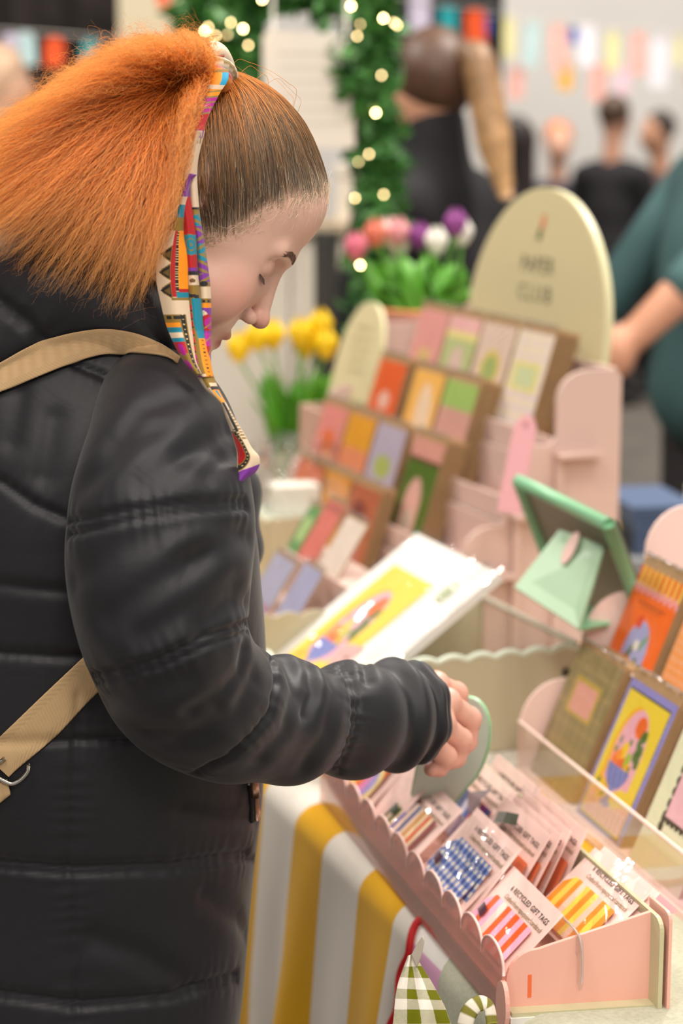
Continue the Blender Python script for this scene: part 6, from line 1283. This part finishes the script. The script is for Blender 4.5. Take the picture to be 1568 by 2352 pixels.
strip('loose_end', [(300, 452, 468), (384, 433, 451), (486, 437, 456), (554, 449, 467), (656, 456, 481), (724, 460, 483), (792, 466, 482), (840, 478, 482)], lambda y: dA(y)+.005, fnC)
# tail: fans out to its purple hem
def tail_fix():
    R_ = [(850, 446, 484), (894, 474, 500), (928, 508, 518), (962, 522, 537), (996, 534, 558), (1030, 544, 577), (1052, 546, 594), (1080, 545, 588), (1107, 541, 553)]
    return strip('scarf_tail', R_, lambda y: dA(y)+.002, fnD, 320, 60)
tail_fix()
# upper twist from the knot down to the loose ends
def fnT(u, y):
    P = bands(u, y, [(150, 196, ORG), (196, 206, CRM), (206, 222, ORG), (222, 262, MAG), (262, 300, REDC), (300, 316, PUR), (316, 420, CRM)]); P.put((y > 205) & (y < 270) & (np.sin(y*.5+u*4) > .55), '8a7a3a'); P.put((y > 160) & (y < 196) & (u > .75), '1797c0'); P.put((y > 222) & (y < 240) & (u < .5), PUR); P.put((y > 150) & (y < 168), OLV); P.put((y > 316) & (y < 330) & (np.sin(u*30) > .2), '8a7a3a'); return P.c
strip('twisted_band', [(160, 462, 524), (185, 462, 522), (210, 456, 506), (240, 444, 490), (275, 440, 474), (310, 432, 464), (360, 428, 454), (410, 418, 446)], lambda y: dA(y)+.002, fnT, 240, 44)
def knot_ring(name, pts, rad, fn, twist=0):
    P = spline(np.array([at(*q) for q in pts]), 60); V, F = tube_arrays(P, rad, 20); k = np.repeat(np.linspace(0, 1, 60), 20); a = np.tile(np.linspace(0, 1, 20, endpoint=False), 60); c = lin(fn(k, (a+k*twist) % 1)); return mesh(name, V, F, SCARF, sc_, smooth=True, col=c)
def kf(cols): return lambda k, a: np.array([hx(x) for x in cols])[np.clip((a*len(cols)).astype(int), 0, len(cols)-1)]
knot_ring('knot_wrap', [(470, 150, 1.73), (480, 128, 1.71), (498, 122, 1.715), (512, 136, 1.73), (514, 158, 1.745), (505, 176, 1.76)], .0075, kf([CRM, CRM, MAG, MAG, CRM, CRM, REDC, CRM]), .3)
knot_ring('knot_wrap', [(466, 172, 1.72), (485, 152, 1.705), (505, 150, 1.71), (522, 160, 1.725), (528, 176, 1.74), (520, 190, 1.755)], .0072, kf([CRM, OLV, CRM, '1797c0', '1797c0', CRM, OLV, CRM]), .5)
knot_ring('knot_wrap', [(462, 192, 1.715), (480, 172, 1.70), (500, 170, 1.70), (515, 184, 1.71), (508, 202, 1.725)], .0070, kf([ORG, ORG, REDC, '1797c0', ORG, OLV, ORG, ORG]), .4)
knot_ring('knot_wrap', [(476, 118, 1.755), (492, 112, 1.75), (508, 122, 1.755), (520, 146, 1.765), (524, 170, 1.775)], .0068, kf([CRM, CRM, '1797c0', CRM, MAG, CRM]), .2)
